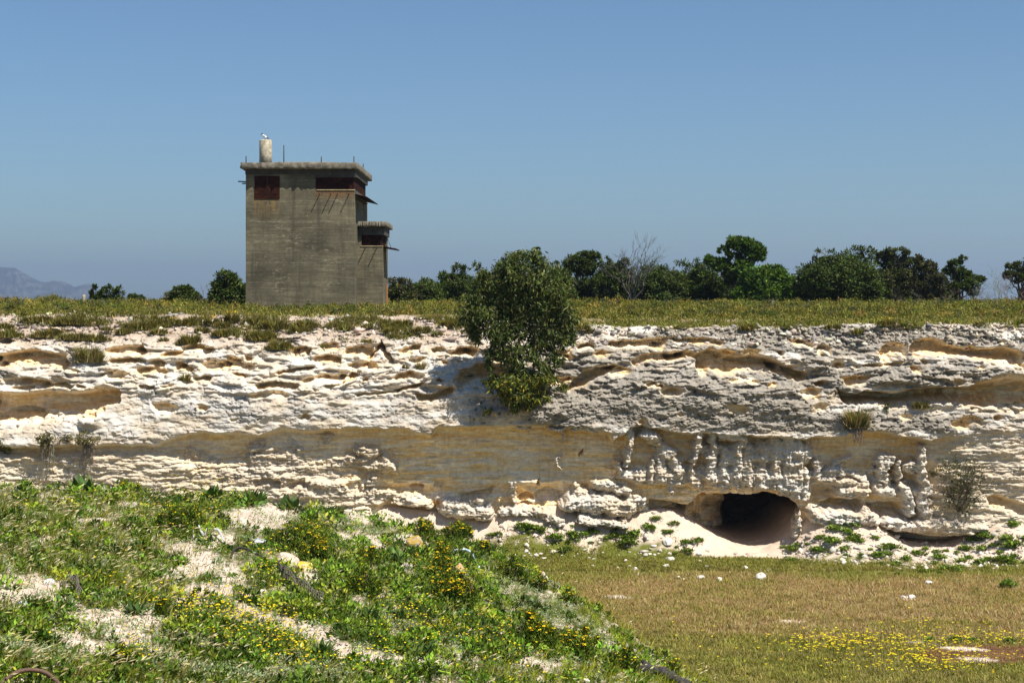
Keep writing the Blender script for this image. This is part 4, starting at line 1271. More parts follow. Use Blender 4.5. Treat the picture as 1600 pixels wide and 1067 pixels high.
T('olive_bush', 'thin olive bush beside the right foot of the tower', 622, 478, 84, dome(604, 648, 432, 474, 9, 3, .2) + [(612, 440, 6, 7)], 1500, OLV + DKG[:1], .13, .05, 8, BT, 'bush', shell=.2)
T('bushy_tree', 'low dark green tree between the olive bush and the taller trees', 660, 477, 90, dome(632, 690, 441, 474, 11, 4), 3200, DKG + OLV[:1], .13, .05, 2, BT)
T('pointed_tree', 'dark tree with upright tips left of the big cliff tree', 706, 477, 92, dome(680, 735, 424, 474, 11, 5) + [(694, 434, 8, 9), (716, 422, 9, 9), (728, 426, 7, 8)], 3900, DKG, .13, .05, 2, BT)
T('pointed_tree', 'dark tree with a single raised tip half behind the big cliff tree on its left', 758, 477, 93, dome(728, 792, 420, 474, 11, 6) + [(744, 420, 7, 9), (776, 418, 12, 9)], 3600, DKG, .13, .05, 1, BT)
T('bushy_tree', 'dark tree behind the right shoulder of the big cliff tree', 862, 477, 92, dome(838, 900, 416, 474, 10, 7) + [(868, 418, 10, 8)], 3000, DKG, .13, .05, 1, BT)
T('open_tree', 'tree with rounded raised crown and sky showing under it right of the cliff tree', 908, 477, 94, [(896, 412, 14, 11), (914, 404, 16, 10), (928, 403, 9, 9), (906, 422, 16, 8), (922, 418, 12, 10), (890, 422, 8, 7), (925, 448, 18, 14), (908, 460, 18, 10), (890, 462, 12, 9), (942, 440, 12, 14)], 4600, DKG + OLV[:1], .13, .05, 6, BT)
T('bushy_tree', 'dark tree in front of the leafless grey tree, left of it', 958, 477, 92, dome(932, 990, 404, 474, 12, 9) + [(946, 412, 9, 9), (972, 414, 11, 10)], 4200, DKG, .13, .05, 10, BT)
T('broad_bush', 'broad dark bush right of the leafless grey tree', 1030, 477, 91, dome(990, 1082, 414, 474, 16, 10, .2), 6000, DKG + OLV[:1], .13, .05, 10, BT, 'bush')
T('bushy_tree', 'dark tree against the left side of the bright green tree', 1098, 477, 92, dome(1062, 1130, 402, 474, 13, 11), 4800, DKG, .13, .05, 8, BT)
T('bright_tree', 'bright green tree with a high open crown above the dark trees', 1160, 477, 90, [(1148, 380, 13, 8), (1164, 384, 15, 10), (1180, 390, 15, 9), (1186, 398, 10, 8), (1166, 402, 16, 8), (1130, 393, 7, 6), (1140, 400, 6, 5), (1110, 408, 12, 6), (1128, 414, 14, 8), (1158, 420, 16, 10), (1142, 432, 12, 12)], 3600, BRG + DKG[:1], .15, .07, 5, BT)
T('bright_bush', 'bright green leafy bush dome right under the high open crown', 1200, 478, 88, [(1180, 434, 22, 14), (1206, 426, 20, 10), (1222, 438, 16, 14), (1190, 455, 26, 16), (1222, 458, 20, 14), (1160, 458, 16, 14), (1236, 464, 10, 9), (1205, 445, 24, 16)], 5200, BRG, .15, .07, 0, BT, 'bush')
T('domed_tree', 'largest dark domed tree right of the bright green bush', 1300, 479, 88, dome(1243, 1376, 388, 475, 22, 14, .19) + [(1290, 400, 20, 10), (1340, 394, 16, 8), (1352, 396, 16, 9), (1270, 410, 18, 12), (1310, 440, 44, 28), (1265, 445, 22, 24)], 12500, DKG, .13, .055, 4, BT)
T('brushy_tree', 'brownish tree with a mushroom top and grey dead branches right of the dark dome', 1400, 479, 89, [(1388, 394, 13, 8), (1410, 396, 11, 7), (1376, 404, 10, 10), (1396, 412, 16, 12), (1416, 410, 10, 10), (1400, 432, 26, 16), (1380, 440, 20, 16)], 3200, BRN + DKG, .12, .05, 42, BT, shell=.3)
T('brushy_tree', 'brownish twiggy tree with a sloping top beside the sparse dark tree', 1448, 479, 89, [(1432, 404, 10, 8), (1446, 410, 12, 9), (1458, 418, 10, 9), (1440, 425, 18, 12), (1460, 436, 18, 14), (1430, 444, 22, 16), (1470, 446, 12, 14)], 3000, BRN + DKG[:1], .12, .05, 46, BT, shell=.3)
T('sparse_tree', 'sparse dark tree leaning right with bare twigs on top', 1490, 479, 90, [(1490, 412, 8, 5), (1504, 406, 7, 5), (1484, 424, 9, 8), (1500, 428, 11, 9), (1514, 432, 10, 6), (1530, 438, 11, 6), (1516, 446, 14, 8), (1492, 446, 12, 9), (1484, 462, 10, 8), (1520, 458, 8, 4)], 2200, DKG, .13, .055, 16, BT, shell=.4)
T('sparse_tree', 'sparse tree with grey twigs cut off by the right edge of the photo', 1596, 478, 88, [(1582, 414, 9, 5), (1598, 418, 12, 8), (1574, 430, 9, 6), (1590, 434, 12, 7), (1606, 430, 12, 10), (1612, 410, 12, 10), (1625, 440, 16, 14)], 1900, DKG + BRN, .13, .05, 20, BT, shell=.4)


HB = random.Random(31)
for (xa, xb, tp) in ((608, 652, 446), (640, 690, 438), (680, 722, 428), (716, 764, 422), (752, 802, 420), (796, 846, 424), (838, 886, 420), (880, 926, 428), (922, 962, 418), (955, 1004, 414), (996, 1050, 416), (1040, 1092, 414), (1084, 1140, 408), (1130, 1180, 424), (1196, 1250, 440), (1370, 1420, 424), (1412, 1466, 430), (1455, 1490, 446)):
    tree('hedge_bush', 'dark bush in the continuous hedge standing behind the nearer trees', (xa + xb) / 2, 475, 98, dome(xa - 6, xb + 6, tp, 474, 9, HB.randrange(999), .26), 1700, DKG + OLV[:1], .14, .055, 2, 'hedge bushes behind the trees', 'bush')


def dead_tree(label, px, py, Y, top, n, lean=0, spread=.5, name='dead_tree', rad=.035, cat='dead tree', C=(.13, .115, .11)):
    b = at(px, py, Y); h = (py - top) * Y / F
    o = empty(name, b, label, cat, None)
    S = Soup()
    for k in range(n):
        twigs(S, np.array([random.uniform(-.02, .02), random.uniform(-.02, .02), -.2]), np.array([random.uniform(-.5, .5) + lean, random.uniform(-.3, .3), 1.0]), h * random.uniform(.45, .62), rad, 4, jit(C, 1, .15)[0], spread, 3, 4)
    S.build('branches', M['bark'], o)
    return o


dead_tree('leafless grey tree standing above the dark trees right of the cliff tree', 985, 474, 89, 378, 5, .05, .6, 'dead_tree', .05, 'dead tree', (.10, .085, .08))
dead_tree('bare thorny twigs between the small tree and the round bush', 322, 476, 87, 440, 3, .2, .6, 'bare_shrub', .018, 'dead shrub')
dead_tree('low grey bare twigs on the skyline left of the small dark tree', 234, 474, 90, 460, 4, 0, .7, 'bare_shrub', .014, 'dead shrub')
dead_tree('grey bare twiggy shrub between the two sparse trees at the right', 1562, 478, 87, 424, 6, .0, .7, 'bare_shrub', .016, 'dead shrub', (.2, .18, .18))
dead_tree('low grey twigs under the sparse dark tree leaning right', 1536, 479, 88, 446, 4, .1, .7, 'bare_shrub', .014, 'dead shrub', (.2, .18, .18))
dead_tree('single pale bent twig sticking out of the scrub below the bright bush', 1204, 488, 72, 466, 1, .1, .3, 'bare_twig', .014, 'twig', (.5, .45, .38))

# weathered post on the skyline
S = Soup(); S.tube([(0, 0, -.6), (0, 0, .2), (.005, 0, .36), (.006, 0, .375)], [.085, .082, .08, .06], 12, (.33, .29, .22))
o = S.build('wooden_post', M['bark'], None, at(131, 472, 80))
tag(o, 'short grey weathered post standing in the scrub in front of the mountain', 'post')

# ---- scrub over the plateau (nobody could count it)
def top_surface(px, py):
    """Where the plateau or the slope in front of it is, for a row of the picture."""
    py = np.asarray(py, float)
    Y = np.interp(py, [470, 473, 477, 482, 488, 494, 500, 506, 512, 520], [112, 92, 80, 73, 69.5, 67, 65.6, 64.6, 63.7, 62.8])
    X = (px - 800) * Y / F
    return X, Y


def scrub():
    S = Soup()
    GR = [(.165, .168, .022), (.21, .195, .030), (.110, .130, .020), (.25, .195, .05), (.080, .100, .02)]
    # on the flat top
    n = 30000
    px = RNG.uniform(-140, 1740, n)
    rows = 469.6 + 24 * RNG.random(n)
    X, Y = top_surface(px, rows)
    Y = Y + RNG.normal(size=n) * .35
    X = (px - 800) * Y / F
    Z = plateau_z(X, Y)
    P0 = np.stack([X, Y, Z], 1)[Y > 65.2]
    # on the last metres of rock before the edge
    sel = np.argwhere((YP > CTOP - 30) & (YP < CTOP + 26) & (CV[..., 2] > plateau_z(CV[..., 0], CV[..., 1]) - .02) & (CV[..., 1] < 67))
    pick = sel[RNG.integers(0, len(sel), 42000)]
    P1 = CV[pick[:, 0], pick[:, 1]]
    pp = HZ + (EYE - P1[:, 2]) * F / P1[:, 1]; pxx = 800 + P1[:, 0] * F / P1[:, 1]
    ex = [-140, 0, 150, 300, 420, 520, 600, 700, 800, 890, 960, 1200, 1500, 1740]; ey = [489, 489, 493, 492, 495, 487, 488, 490, 498, 506, 510, 509, 506, 504]
    edge = np.interp(pxx, ex, ey)
    den = fbm(P1[:, 0] * .7, P1[:, 1] * .7, 131, 3)
    P1 = P1[pp < edge + 16 * den + RNG.normal(size=len(P1)) * 2]
    # and evenly over the strip between the two
    m2 = 16000
    ci = RNG.integers(0, len(cx), m2); Yt = RNG.uniform(61.4, 67, m2)
    j = (CV[:120, ci, 1] <= Yt).argmax(0)
    Zc = CV[j, ci, 2]; Xc = CV[j, ci, 0]
    P2 = np.stack([Xc, Yt, np.maximum(Zc, plateau_z(Xc, Yt))], 1)
    pp = HZ + (EYE - P2[:, 2]) * F / P2[:, 1]; pxx = 800 + P2[:, 0] * F / P2[:, 1]
    P2 = P2[(pp < np.interp(pxx, ex, ey) + 14 * fbm(P2[:, 0] * .7, P2[:, 1] * .7, 131, 3)) & (j > 0)]
    for P0_, hs in ((P0, 1.0), (P1, .8), (P2, .9)):
        n = len(P0_)
        d = fbm(P0_[:, 0] * .8, P0_[:, 1] * .8, 133, 3)
        k = RNG.random(n) < .72 + .6 * d
        Q = P0_[k]; d = d[k]; n = len(Q); m = 5
        h = (.11 + .36 * np.clip(d + .15, 0, 1)) * (.7 + .6 * RNG.random(n)) * hs
        P = np.repeat(Q - [0, 0, .03], m, 0) + RNG.normal(size=(n * m, 3)) * [.10, .10, 0]
        tone = np.repeat(fbm(Q[:, 0] * .45, Q[:, 1] * .45, 132, 3), m)[:, None]
        col = palette(GR, n * m, .25, .08) * (1 + .45 * tone)
        q = n * m
        # half of it fine twiggy blades, half small leaves
        hh = np.repeat(h, m) * (.5 + .8 * RNG.random(q))
        a = RNG.random(q) < .55
        blades(S, P[a], hh[a], .03 + .02 * RNG.random(a.sum()), RNG.uniform(0, 2 * PI, a.sum()), RNG.uniform(.0, .7, a.sum()), RNG.uniform(0, .5, a.sum()), np.clip(col[a], .01, .6))
        b = ~a; nb = b.sum()
        leaves(S, P[b] + np.stack([np.zeros(nb), np.zeros(nb), hh[b] * .8], 1), rand_unit(nb) + [0, 0, .5], rand_unit(nb) + [0, -.4, 1.0], .08 + .06 * RNG.random(nb), .035 + .03 * RNG.random(nb), np.clip(col[b], .01, .6))
    # scattered growth on the sandy slope at the left
    sel = np.argwhere((YP > CTOP - 4) & (YP < CTOP + 44) & (XP < 730))
    q3 = sel[RNG.integers(0, len(sel), 16000)]
    P3 = CV[q3[:, 0], q3[:, 1]]
    d3 = fbm(P3[:, 0] * .55, P3[:, 2] * 2.2, 134, 3) - .35 * sstep(10, 44, (YP - CTOP)[q3[:, 0], q3[:, 1]])
    P3 = P3[d3 + .10 * RNG.normal(size=len(P3)) > .10]; n = len(P3); m = 6
    P = np.repeat(P3, m, 0) + RNG.normal(size=(n * m, 3)) * [.06, .04, 0]
    col = palette(GR + [(.28, .22, .11), (.2, .15, .09)], n * m, .28, .08)
    blades(S, P, .10 + .16 * RNG.random(n * m), .02 + .015 * RNG.random(n * m), RNG.uniform(0, 2 * PI, n * m), RNG.uniform(0, .9, n * m), RNG.uniform(0, .6, n * m), col)
    # rounded cushions all over the top
    nc = 900
    pxc = RNG.uniform(-120, 1720, nc); rows = 470.5 + 26 * RNG.random(nc) ** 1.3
    X, Y = top_surface(pxc, rows); X = (pxc - 800) * Y / F
    Zc = plateau_z(X, Y)
    ok = Y > 65.2
    C0 = np.stack([X, Y, Zc], 1)[ok]; nc = len(C0)
    R = (.20 + .45 * RNG.random(nc) ** 2); hgt = (.16 + .30 * RNG.random(nc) ** 2)
    m = 90; n = nc * m
    v = rand_unit(n); v[:, 2] = np.abs(v[:, 2])
    P = np.repeat(C0, m, 0) + v * np.stack([np.repeat(R, m), np.repeat(R, m), np.repeat(hgt, m)], 1) * (.6 + .4 * RNG.random((n, 1)))
    cc = palette(GR + [(.07, .09, .02), (.10, .10, .05), (.28, .21, .05)], nc, .25, .08)
    col = np.repeat(cc, m, 0) * np.exp(RNG.normal(size=(n, 1)) * .25)
    leaves(S, P, v * .6 + rand_unit(n) * .7 + [0, 0, .5], v + rand_unit(n) * .4, .07 + .06 * RNG.random(n), .03 + .02 * RNG.random(n), np.clip(col, .01, .5))
    # taller clumps
    for (a, b, rx, hgt, k) in ((83, 478, 26, .55, 700), (64, 481, 20, .4, 300), (1460, 482, 20, .35, 300), (150, 486, 34, .3, 400), (330, 487, 30, .3, 400), (1040, 487, 24, .3, 300), (430, 487, 26, .25, 300)):
        q = RNG.normal(size=(k, 2)); pxx = a + q[:, 0] * rx * .5; X, Y = top_surface(pxx, np.full(k, b - 4.0)); Y = Y + q[:, 1] * .5
        Z = plateau_z(X, Y); f = np.exp(-q[:, 0] ** 2 * .6)
        col = palette(GR, k, .25, .08)
        blades(S, np.stack([X, Y, Z], 1), hgt * f * (.6 + .6 * RNG.random(k)), np.full(k, .045), RNG.uniform(0, 2 * PI, k), RNG.uniform(0, .5, k), RNG.uniform(0, .4, k), col)
    o = S.build('scrub', M['grass'])
    tag(o, 'yellow green low scrub covering the plateau behind the cliff edge', kind='stuff')


scrub()


# ================================================================== THE BIG TREE ON THE CLIFF
def big_tree():
    Y = 58.55
    base = at(822, 642, Y); base[1] = cliff_Y(822, 642) - .1
    Yt = base[1] - .25
    o = empty('cliff_tree', base, 'large leafy eucalyptus tree growing from a ledge of the cliff face', 'tree')
    s = Yt / F
    bl = [(822, 402, 22, 13), (800, 412, 18, 14), (842, 416, 16, 14), (812, 430, 34, 18), (776, 440, 24, 20), (756, 458, 20, 22), (852, 440, 22, 22), (872, 458, 18, 22), (800, 462, 34, 26), (842, 472, 36, 28),
          (748, 484, 20, 20), (742, 505, 16, 14), (770, 500, 26, 24), (880, 490, 14, 20), (888, 506, 10, 12), (866, 505, 22, 22), (812, 505, 40, 26), (784, 525, 18, 16), (770, 545, 9, 12), (856, 528, 26, 16), (880, 530, 10, 10), (800, 552, 24, 16), (838, 548, 26, 14),
          (812, 574, 16, 14), (846, 570, 12, 10), (802, 594, 26, 15), (832, 594, 28, 14), (790, 600, 20, 10), (806, 618, 22, 12), (782, 608, 14, 11), (852, 590, 16, 9), (818, 612, 28, 13), (824, 628, 14, 8), (806, 634, 8, 7), (726, 490, 11, 15), (733, 468, 9, 9), (897, 503, 7, 11), (757, 428, 10, 8), (884, 440, 9, 8), (743, 522, 9, 13), (764, 562, 7, 14), (892, 526, 7, 10), (836, 390, 8, 6), (806, 396, 8, 6), (872, 560, 9, 11), (864, 576, 12, 7), (880, 602, 8, 5), (768, 592, 9, 8), (788, 424, 10, 8), (762, 640, 8, 6), (845, 622, 14, 6)]
    cl = []
    for (bx, by, rx, ry) in bl:
        c = at(bx, by, Yt); c[1] += random.uniform(-.35, .35) * min(1.6, rx * s * 2) - (.25 if by > 560 else 0)
        cl.append((*(c - base), rx * s, min(rx, 30) * s * 1.05, ry * s))
    S = Soup()
    cl = np.asarray(cl)
    vol = cl[:, 3] * cl[:, 5]
    cnt = (30000 * vol / vol.sum() * RNG.uniform(.6, 1.35, len(vol))).astype(int)
    for k, c in enumerate(cl):
        n = cnt[k]
        low = bl[k][1] > 580
        nt = max(10, n // 17)
        tu = rand_unit(nt) * RNG.random((nt, 1)) ** .36 * 1.15
        ti = RNG.integers(0, nt, n)
        P = c[:3] + (tu[ti] + RNG.normal(size=(n, 3)) * [.13, .13, .2]) * c[3:6]
        D = rand_unit(n) * .8 + np.array([0, 0, -.7])
        Nn = rand_unit(n)
        cols = [(.055, .080, .014), (.080, .105, .020), (.115, .130, .030), (.036, .055, .010), (.24, .23, .11)]
        pr = [.28, .28, .2, .16, .08]
        if low: cols = [(.075, .095, .014), (.105, .125, .02), (.16, .16, .022), (.045, .062, .010), (.34, .27, .02)]
        col = palette(cols, n, .22, .08, pr) * np.exp(RNG.normal(size=nt) * .16)[ti][:, None]
        leaves(S, P, D, Nn, .15 + .10 * RNG.random(n), .042 + .02 * RNG.random(n), col, .1)
    S.build('crown', M['gloss'], o)
    S = Soup()
    B = lambda px, py, dy=0: at(px, py, Yt + dy) - base
    root = np.array([0, .1, -.3])
    for pts, r0, C in (([(822, 642), (820, 600), (812, 550), (808, 500), (814, 450), (820, 405)], .07, (.13, .095, .055)), ([(826, 642), (832, 600), (836, 550), (840, 500), (850, 455), (858, 430)], .055, (.16, .115, .06)),
                       ([(816, 642), (800, 595), (790, 560), (780, 525), (770, 490), (764, 460)], .05, (.20, .16, .11)), ([(828, 640), (850, 595), (862, 560), (870, 520), (878, 495)], .04, (.13, .095, .055)),
                       ([(812, 560), (800, 520), (790, 470), (784, 440)], .03, (.13, .1, .06)), ([(838, 540), (826, 500), (836, 460), (840, 420)], .03, (.13, .1, .06)), ([(800, 595), (770, 600)], .02, (.13, .1, .06)), ([(832, 600), (858, 592)], .02, (.13, .1, .06))):
        P = np.array([B(a, b, random.uniform(-.2, .2) if i else .1) for i, (a, b) in enumerate(pts)])
        t = np.linspace(0, 1, len(P)); tt = np.linspace(0, 1, len(P) * 4)
        P = np.stack([np.interp(tt, t, P[:, q]) for q in range(3)], 1) + RNG.normal(size=(len(tt), 3)) * .012
        S.tube(P, np.linspace(r0, r0 * .3, len(P)), 7, C)
        for q in range(9):
            i = random.randrange(len(P) // 3, len(P))
            twigs(S, P[i], rand_unit(1)[0] + [0, 0, .5], random.uniform(.3, .6), .012, 1, C, .5, 2, 3)
    S.build('trunk', M['bark'], o)


big_tree()

# stick on the ledge to the right of the tree
a = cliff_pt(848, 610); b = cliff_pt(888, 621)
S = Soup(); S.tube(wig(a + [0, -.1, .03], b + [0, -.12, .05], 7, .03), np.linspace(.045, .022, 7), 7, (.13, .11, .09))
tag(S.build('fallen_branch', M['bark']), 'grey stick lying on the ledge right of the big tree foot', 'branch')
for (label, pts) in (('thin dark root hanging along the pale ledge left of the big tree', [(540, 602), (556, 596), (575, 600), (590, 606), (612, 602), (640, 598)]),
                     ('grey bent root arching down the slope under the left grass tuft', [(104, 548), (112, 552), (115, 562), (114, 570), (122, 574)]),
                     ('thin root crossing the white rock above the long ledge left of the big tree', [(556, 588), (572, 586), (590, 584), (608, 580), (618, 578)])):
    P = np.array([cliff_pt(*q) for q in pts]) + [0, -.06, .02]
    S = Soup(); S.tube(P, np.linspace(.032, .018, len(P)), 6, (.20, .17, .14))
    tag(S.build('exposed_root', M['bark']), label, 'root', 'exposed roots on the cliff')


# ================================================================== SHRUBS AND TUFTS ON THE FACE
def tuft(name, label, px, py, w, h, cols, n, hang=False, cat='shrub', group='shrubs on the cliff face', leaf=None, flowers=0, on=None):
    b = cliff_pt(px, py) if on is None else on
    s = b[1] / F
    o = empty(name, b, label, cat, group)
    S = Soup()
    ww, hh = w * s * .5, h * s
    if leaf:
        q = rand_unit(n) * RNG.random((n, 1)) ** .4
        nt = max(12, n // 22); tu = rand_unit(nt) * RNG.random((nt, 1)) ** .35; ti = RNG.integers(0, nt, n)
        q = tu[ti] + RNG.normal(size=(n, 3)) * .13
        P = q * [ww, ww * .7, hh * .5] + [0, -ww * .45, hh * .5]
        leaves(S, P, rand_unit(n) + [0, -.2, .4], rand_unit(n) + [0, -.3, 1], leaf * (.6 + .8 * RNG.random(n)), leaf * .4, palette(cols, n, .28, .08) * np.exp(RNG.normal(size=nt) * .2)[ti][:, None])
        S.build('foliage', M['leaf'], o)
        S = Soup()
        for k in range(14):
            twigs(S, np.array([0, 0, 0.]), np.array([random.uniform(-1, 1) * ww, -random.random() * ww, hh * random.uniform(.4, .9)]), hh * random.uniform(.35, .6), .014, 2, jit((.16, .13, .11), 1, .2)[0], .5, 3, 3)
        S.build('stems', M['bark'], o)
    else:
        u = RNG.normal(size=(n, 2)) * [.42, .35]
        P = np.stack([u[:, 0] * ww, -.04 - np.abs(u[:, 1]) * ww * .5, np.zeros(n)], 1)
        L = hh * (.45 + .65 * RNG.random(n)) * np.exp(-.8 * u[:, 0] ** 2)
        yaw = np.where(u[:, 0] > 0, 0, PI) + RNG.normal(size=n) * .9
        lean = RNG.uniform(0, .7, n); bend = RNG.uniform(0, .5, n)
        blades(S, P, L, .024 + .016 * RNG.random(n), yaw, lean, bend, palette(cols, n, .28, .1))
        S.build('foliage', M['grass'], o)
    if hang:
        S = Soup()
        for k in range(26):
            a = np.array([random.gauss(0, .25) * ww, -.08, random.uniform(-.05, .1)])
            L = hh * random.uniform(.3, hang)
            S.tube(wig(a, a + [random.gauss(0, .1), -.03, -L], 5, .06), np.linspace(.014, .006, 5), 4, jit((.2, .17, .13), 1, .3)[0])
        S.build('roots', M['bark'], o)
    if flowers:
        S = Soup(); n = flowers
        P = np.stack([RNG.normal(size=n) * ww * .4, RNG.normal(size=n) * ww * .3 - .1, hh * (.75 + .3 * RNG.random(n))], 1)
        leaves(S, P, rand_unit(n) * [1, 1, .2], np.tile([0, 0, 1.], (n, 1)), .07, .07, palette([(.72, .46, .01), (.62, .36, .01)], n, .1, .05), .0)
        S.build('blossoms', M['petal'], o)
    return o


DRY = [(.21, .18, .07), (.28, .235, .11), (.14, .13, .05), (.36, .29, .17)]
GRN = [(.16, .15, .03), (.205, .18, .042), (.115, .115, .026), (.25, .2, .07)]
tuft('hanging_shrub', 'leftmost grey green shrub hanging from the left ledge with roots below', 75, 694, 36, 20, OLV + GRN, 420, 2.6, leaf=.10)
tuft('hanging_shrub', 'larger grey green shrub hanging from the left ledge right of its twin', 136, 697, 44, 24, OLV + DRY, 620, 2.3, leaf=.10)
tuft('hanging_shrub', 'tiny shrub on the left ledge between two hanging shrubs', 105, 690, 20, 12, OLV + GRN, 160, leaf=.09)
tuft('ledge_shrub', 'bright green shrub with grey base at the left edge on the lower ledge', 6, 705, 46, 24, BRG[:2] + GRN, 620, 1.2, leaf=.11)
tuft('grass_tuft', 'large dry green tuft on the left slope above the long hollow', 140, 566, 50, 32, GRN + DRY, 620)
tuft('grass_tuft', 'dry tuft clinging to the ledge under the long slit at the right', 1338, 668, 36, 38, DRY + GRN[:1], 480, .8)
tuft('grass_tuft', 'low green tuft on the shelf floor inside the long slit', 1440, 638, 34, 16, GRN + DRY, 260)
tuft('grass_tuft', 'small dry tuft on the pale rock left of centre', 290, 596, 18, 16, GRN + DRY, 140)
tuft('ledge_shrub', 'tiny green plant on the pale floor right of the dry ledge tuft', 1384, 641, 9, 9, BRG, 60, leaf=.09)
tuft('grass_tuft', 'small straw tuft on the white rock below the upper hollows', 658, 576, 20, 14, DRY, 120)
tuft('grass_tuft', 'tiny straw tuft left of the other straw tuft on white rock', 634, 576, 12, 10, DRY, 70)
tuft('cliff_bush', 'sparse olive bush growing at the foot of the cliff at the right', 1497, 800, 84, 88, OLV + BRN + [(.10, .105, .03)], 1500, leaf=.11)
tuft('ledge_shrub', 'little weed low on the wall left of the sparse olive bush', 1458, 745, 18, 16, OLV + GRN, 80, leaf=.09)
R5 = random.Random(5)
SLOPE = [(14, 524, 44, 16, 0), (8, 512, 30, 14, 24), (70, 524, 40, 14, 0), (84, 522, 30, 14, 10), (118, 528, 46, 16, 0), (150, 530, 40, 16, 0), (168, 514, 16, 10, 0), (195, 519, 26, 14, 0), (216, 512, 40, 16, 0), (250, 519, 28, 12, 0), (300, 535, 30, 22, 0),
         (256, 530, 14, 9, 0), (285, 505, 30, 14, 30), (317, 516, 22, 12, 0), (333, 504, 26, 14, 45), (362, 500, 22, 18, 45), (349, 522, 28, 16, 0), (350, 508, 26, 12, 0), (395, 520, 18, 10, 0), (412, 528, 44, 20, 0), (438, 543, 34, 20, 0), (430, 512, 46, 20, 0), (468, 517, 30, 16, 8), (480, 509, 34, 16, 0),
         (520, 510, 26, 12, 0), (541, 513, 28, 10, 0), (585, 509, 34, 11, 0), (612, 517, 22, 12, 0), (630, 506, 30, 14, 0), (660, 516, 28, 14, 0), (684, 521, 16, 9, 0), (575, 532, 22, 8, 12), (505, 540, 16, 9, 0), (740, 516, 30, 12, 0), (700, 506, 24, 12, 0), (60, 500, 50, 14, 0), (110, 504, 50, 16, 0), (400, 503, 36, 14, 0),
         (910, 512, 24, 12, 0), (925, 516, 20, 9, 0), (1168, 513, 26, 14, 0), (1300, 511, 22, 12, 0), (1385, 506, 30, 14, 20), (1340, 520, 16, 14, 0), (1060, 510, 22, 8, 0), (1530, 505, 20, 8, 10)]
for k, (a, b, w_, h_, f_) in enumerate(SLOPE):
    g = 'green scrub tufts along the cliff top'
    lab = 'yellow flowering scrub tuft on the sandy cliff top' if f_ else 'low green scrub tuft growing on the sandy rocky cliff top'
    tuft('flowering_tuft' if f_ else 'scrub_tuft', lab, a, b + 3, w_ * 1.35, h_ * .95, GRN + DRY[:1], int(w_ * h_ * .9), group='flowering tufts along the cliff top' if f_ else g, cat='tuft', flowers=f_)

# ================================================================== PLANTS OF THE BANK
def bank_pts(n, x0=-60, x1=1160, y0=748, y1=1100):
    px = RNG.uniform(x0, x1, n); py = RNG.uniform(y0, y1, n)
    ys = np.interp(px, YS_X, YS_Y)
    k = py > ys - 1
    px, py = px[k], py[k]
    P, t = bank_at(px, py)
    return px, py, P


# dark leafy cover, silver cover, tall grass: where each grows (photo pixels: x, y, rx, ry, angle)
LEAFY = [(520, 800, 120, 22, 8), (620, 830, 130, 26, 14), (180, 772, 90, 16, 2), (290, 785, 110, 18, 4), (400, 780, 70, 14, 8), (470, 800, 50, 14, 4), (690, 870, 120, 40, 25), (600, 880, 90, 34, 15), (760, 880, 70, 30, 35), (815, 895, 36, 16, 40),
         (700, 940, 110, 44, 20), (560, 900, 80, 30, 10), (480, 930, 70, 34, 30), (430, 880, 50, 20, 20), (140, 940, 60, 16, 20), (60, 985, 80, 24, 10), (70, 960, 50, 12, 20), (130, 905, 50, 10, 5), (460, 960, 80, 22, 15), (380, 1000, 100, 24, 15), (330, 985, 70, 22, 10),
         (560, 975, 90, 22, 15), (700, 1000, 100, 34, 10), (800, 985, 110, 34, 15), (860, 1005, 70, 22, 15), (620, 1000, 60, 24, 0), (430, 1040, 80, 14, 5), (600, 1055, 100, 14, 0), (740, 1030, 80, 20, 0), (80, 760, 80, 8, 0), (230, 835, 60, 14, 5)]
SILVER = [(850, 950, 120, 26, 34), (780, 910, 40, 22, 30), (930, 1005, 50, 16, 30), (470, 1050, 120, 22, 4), (610, 975, 70, 14, 15), (690, 1010, 30, 14, 10), (60, 1025, 110, 20, 4), (350, 1052, 90, 14, 6), (560, 825, 50, 10, 12), (430, 815, 50, 10, 5)]
GRASSY = [(100, 830, 190, 50, 4), (220, 870, 150, 40, 10), (60, 880, 120, 34, 4), (30, 800, 90, 30, 0), (160, 800, 120, 26, 0), (200, 925, 90, 22, 12), (330, 810, 70, 20, 0), (130, 1050, 190, 26, 2), (940, 960, 110, 24, 38), (880, 905, 70, 16, 40), (1020, 1030, 90, 22, 36), (960, 1060, 160, 20, 4), (820, 1060, 120, 16, 2), (1060, 1062, 90, 24, 30), (900, 915, 90, 20, 42), (980, 985, 120, 30, 40), (1010, 1010, 120, 26, 38),
          (320, 900, 50, 10, 10), (520, 1060, 100, 10, 0), (270, 850, 50, 20, 0)]


def wgt(px, py, L, sd, g=.45, sx=22, sy=11):
    e = ell(px, py, L)
    return sstep(-.15, .3, e + g * fbm(px / sx, py / sy, sd, 3))


LEAFC = [(.105, .185, .014), (.15, .245, .02), (.068, .125, .011), (.22, .30, .035), (.042, .078, .008)]


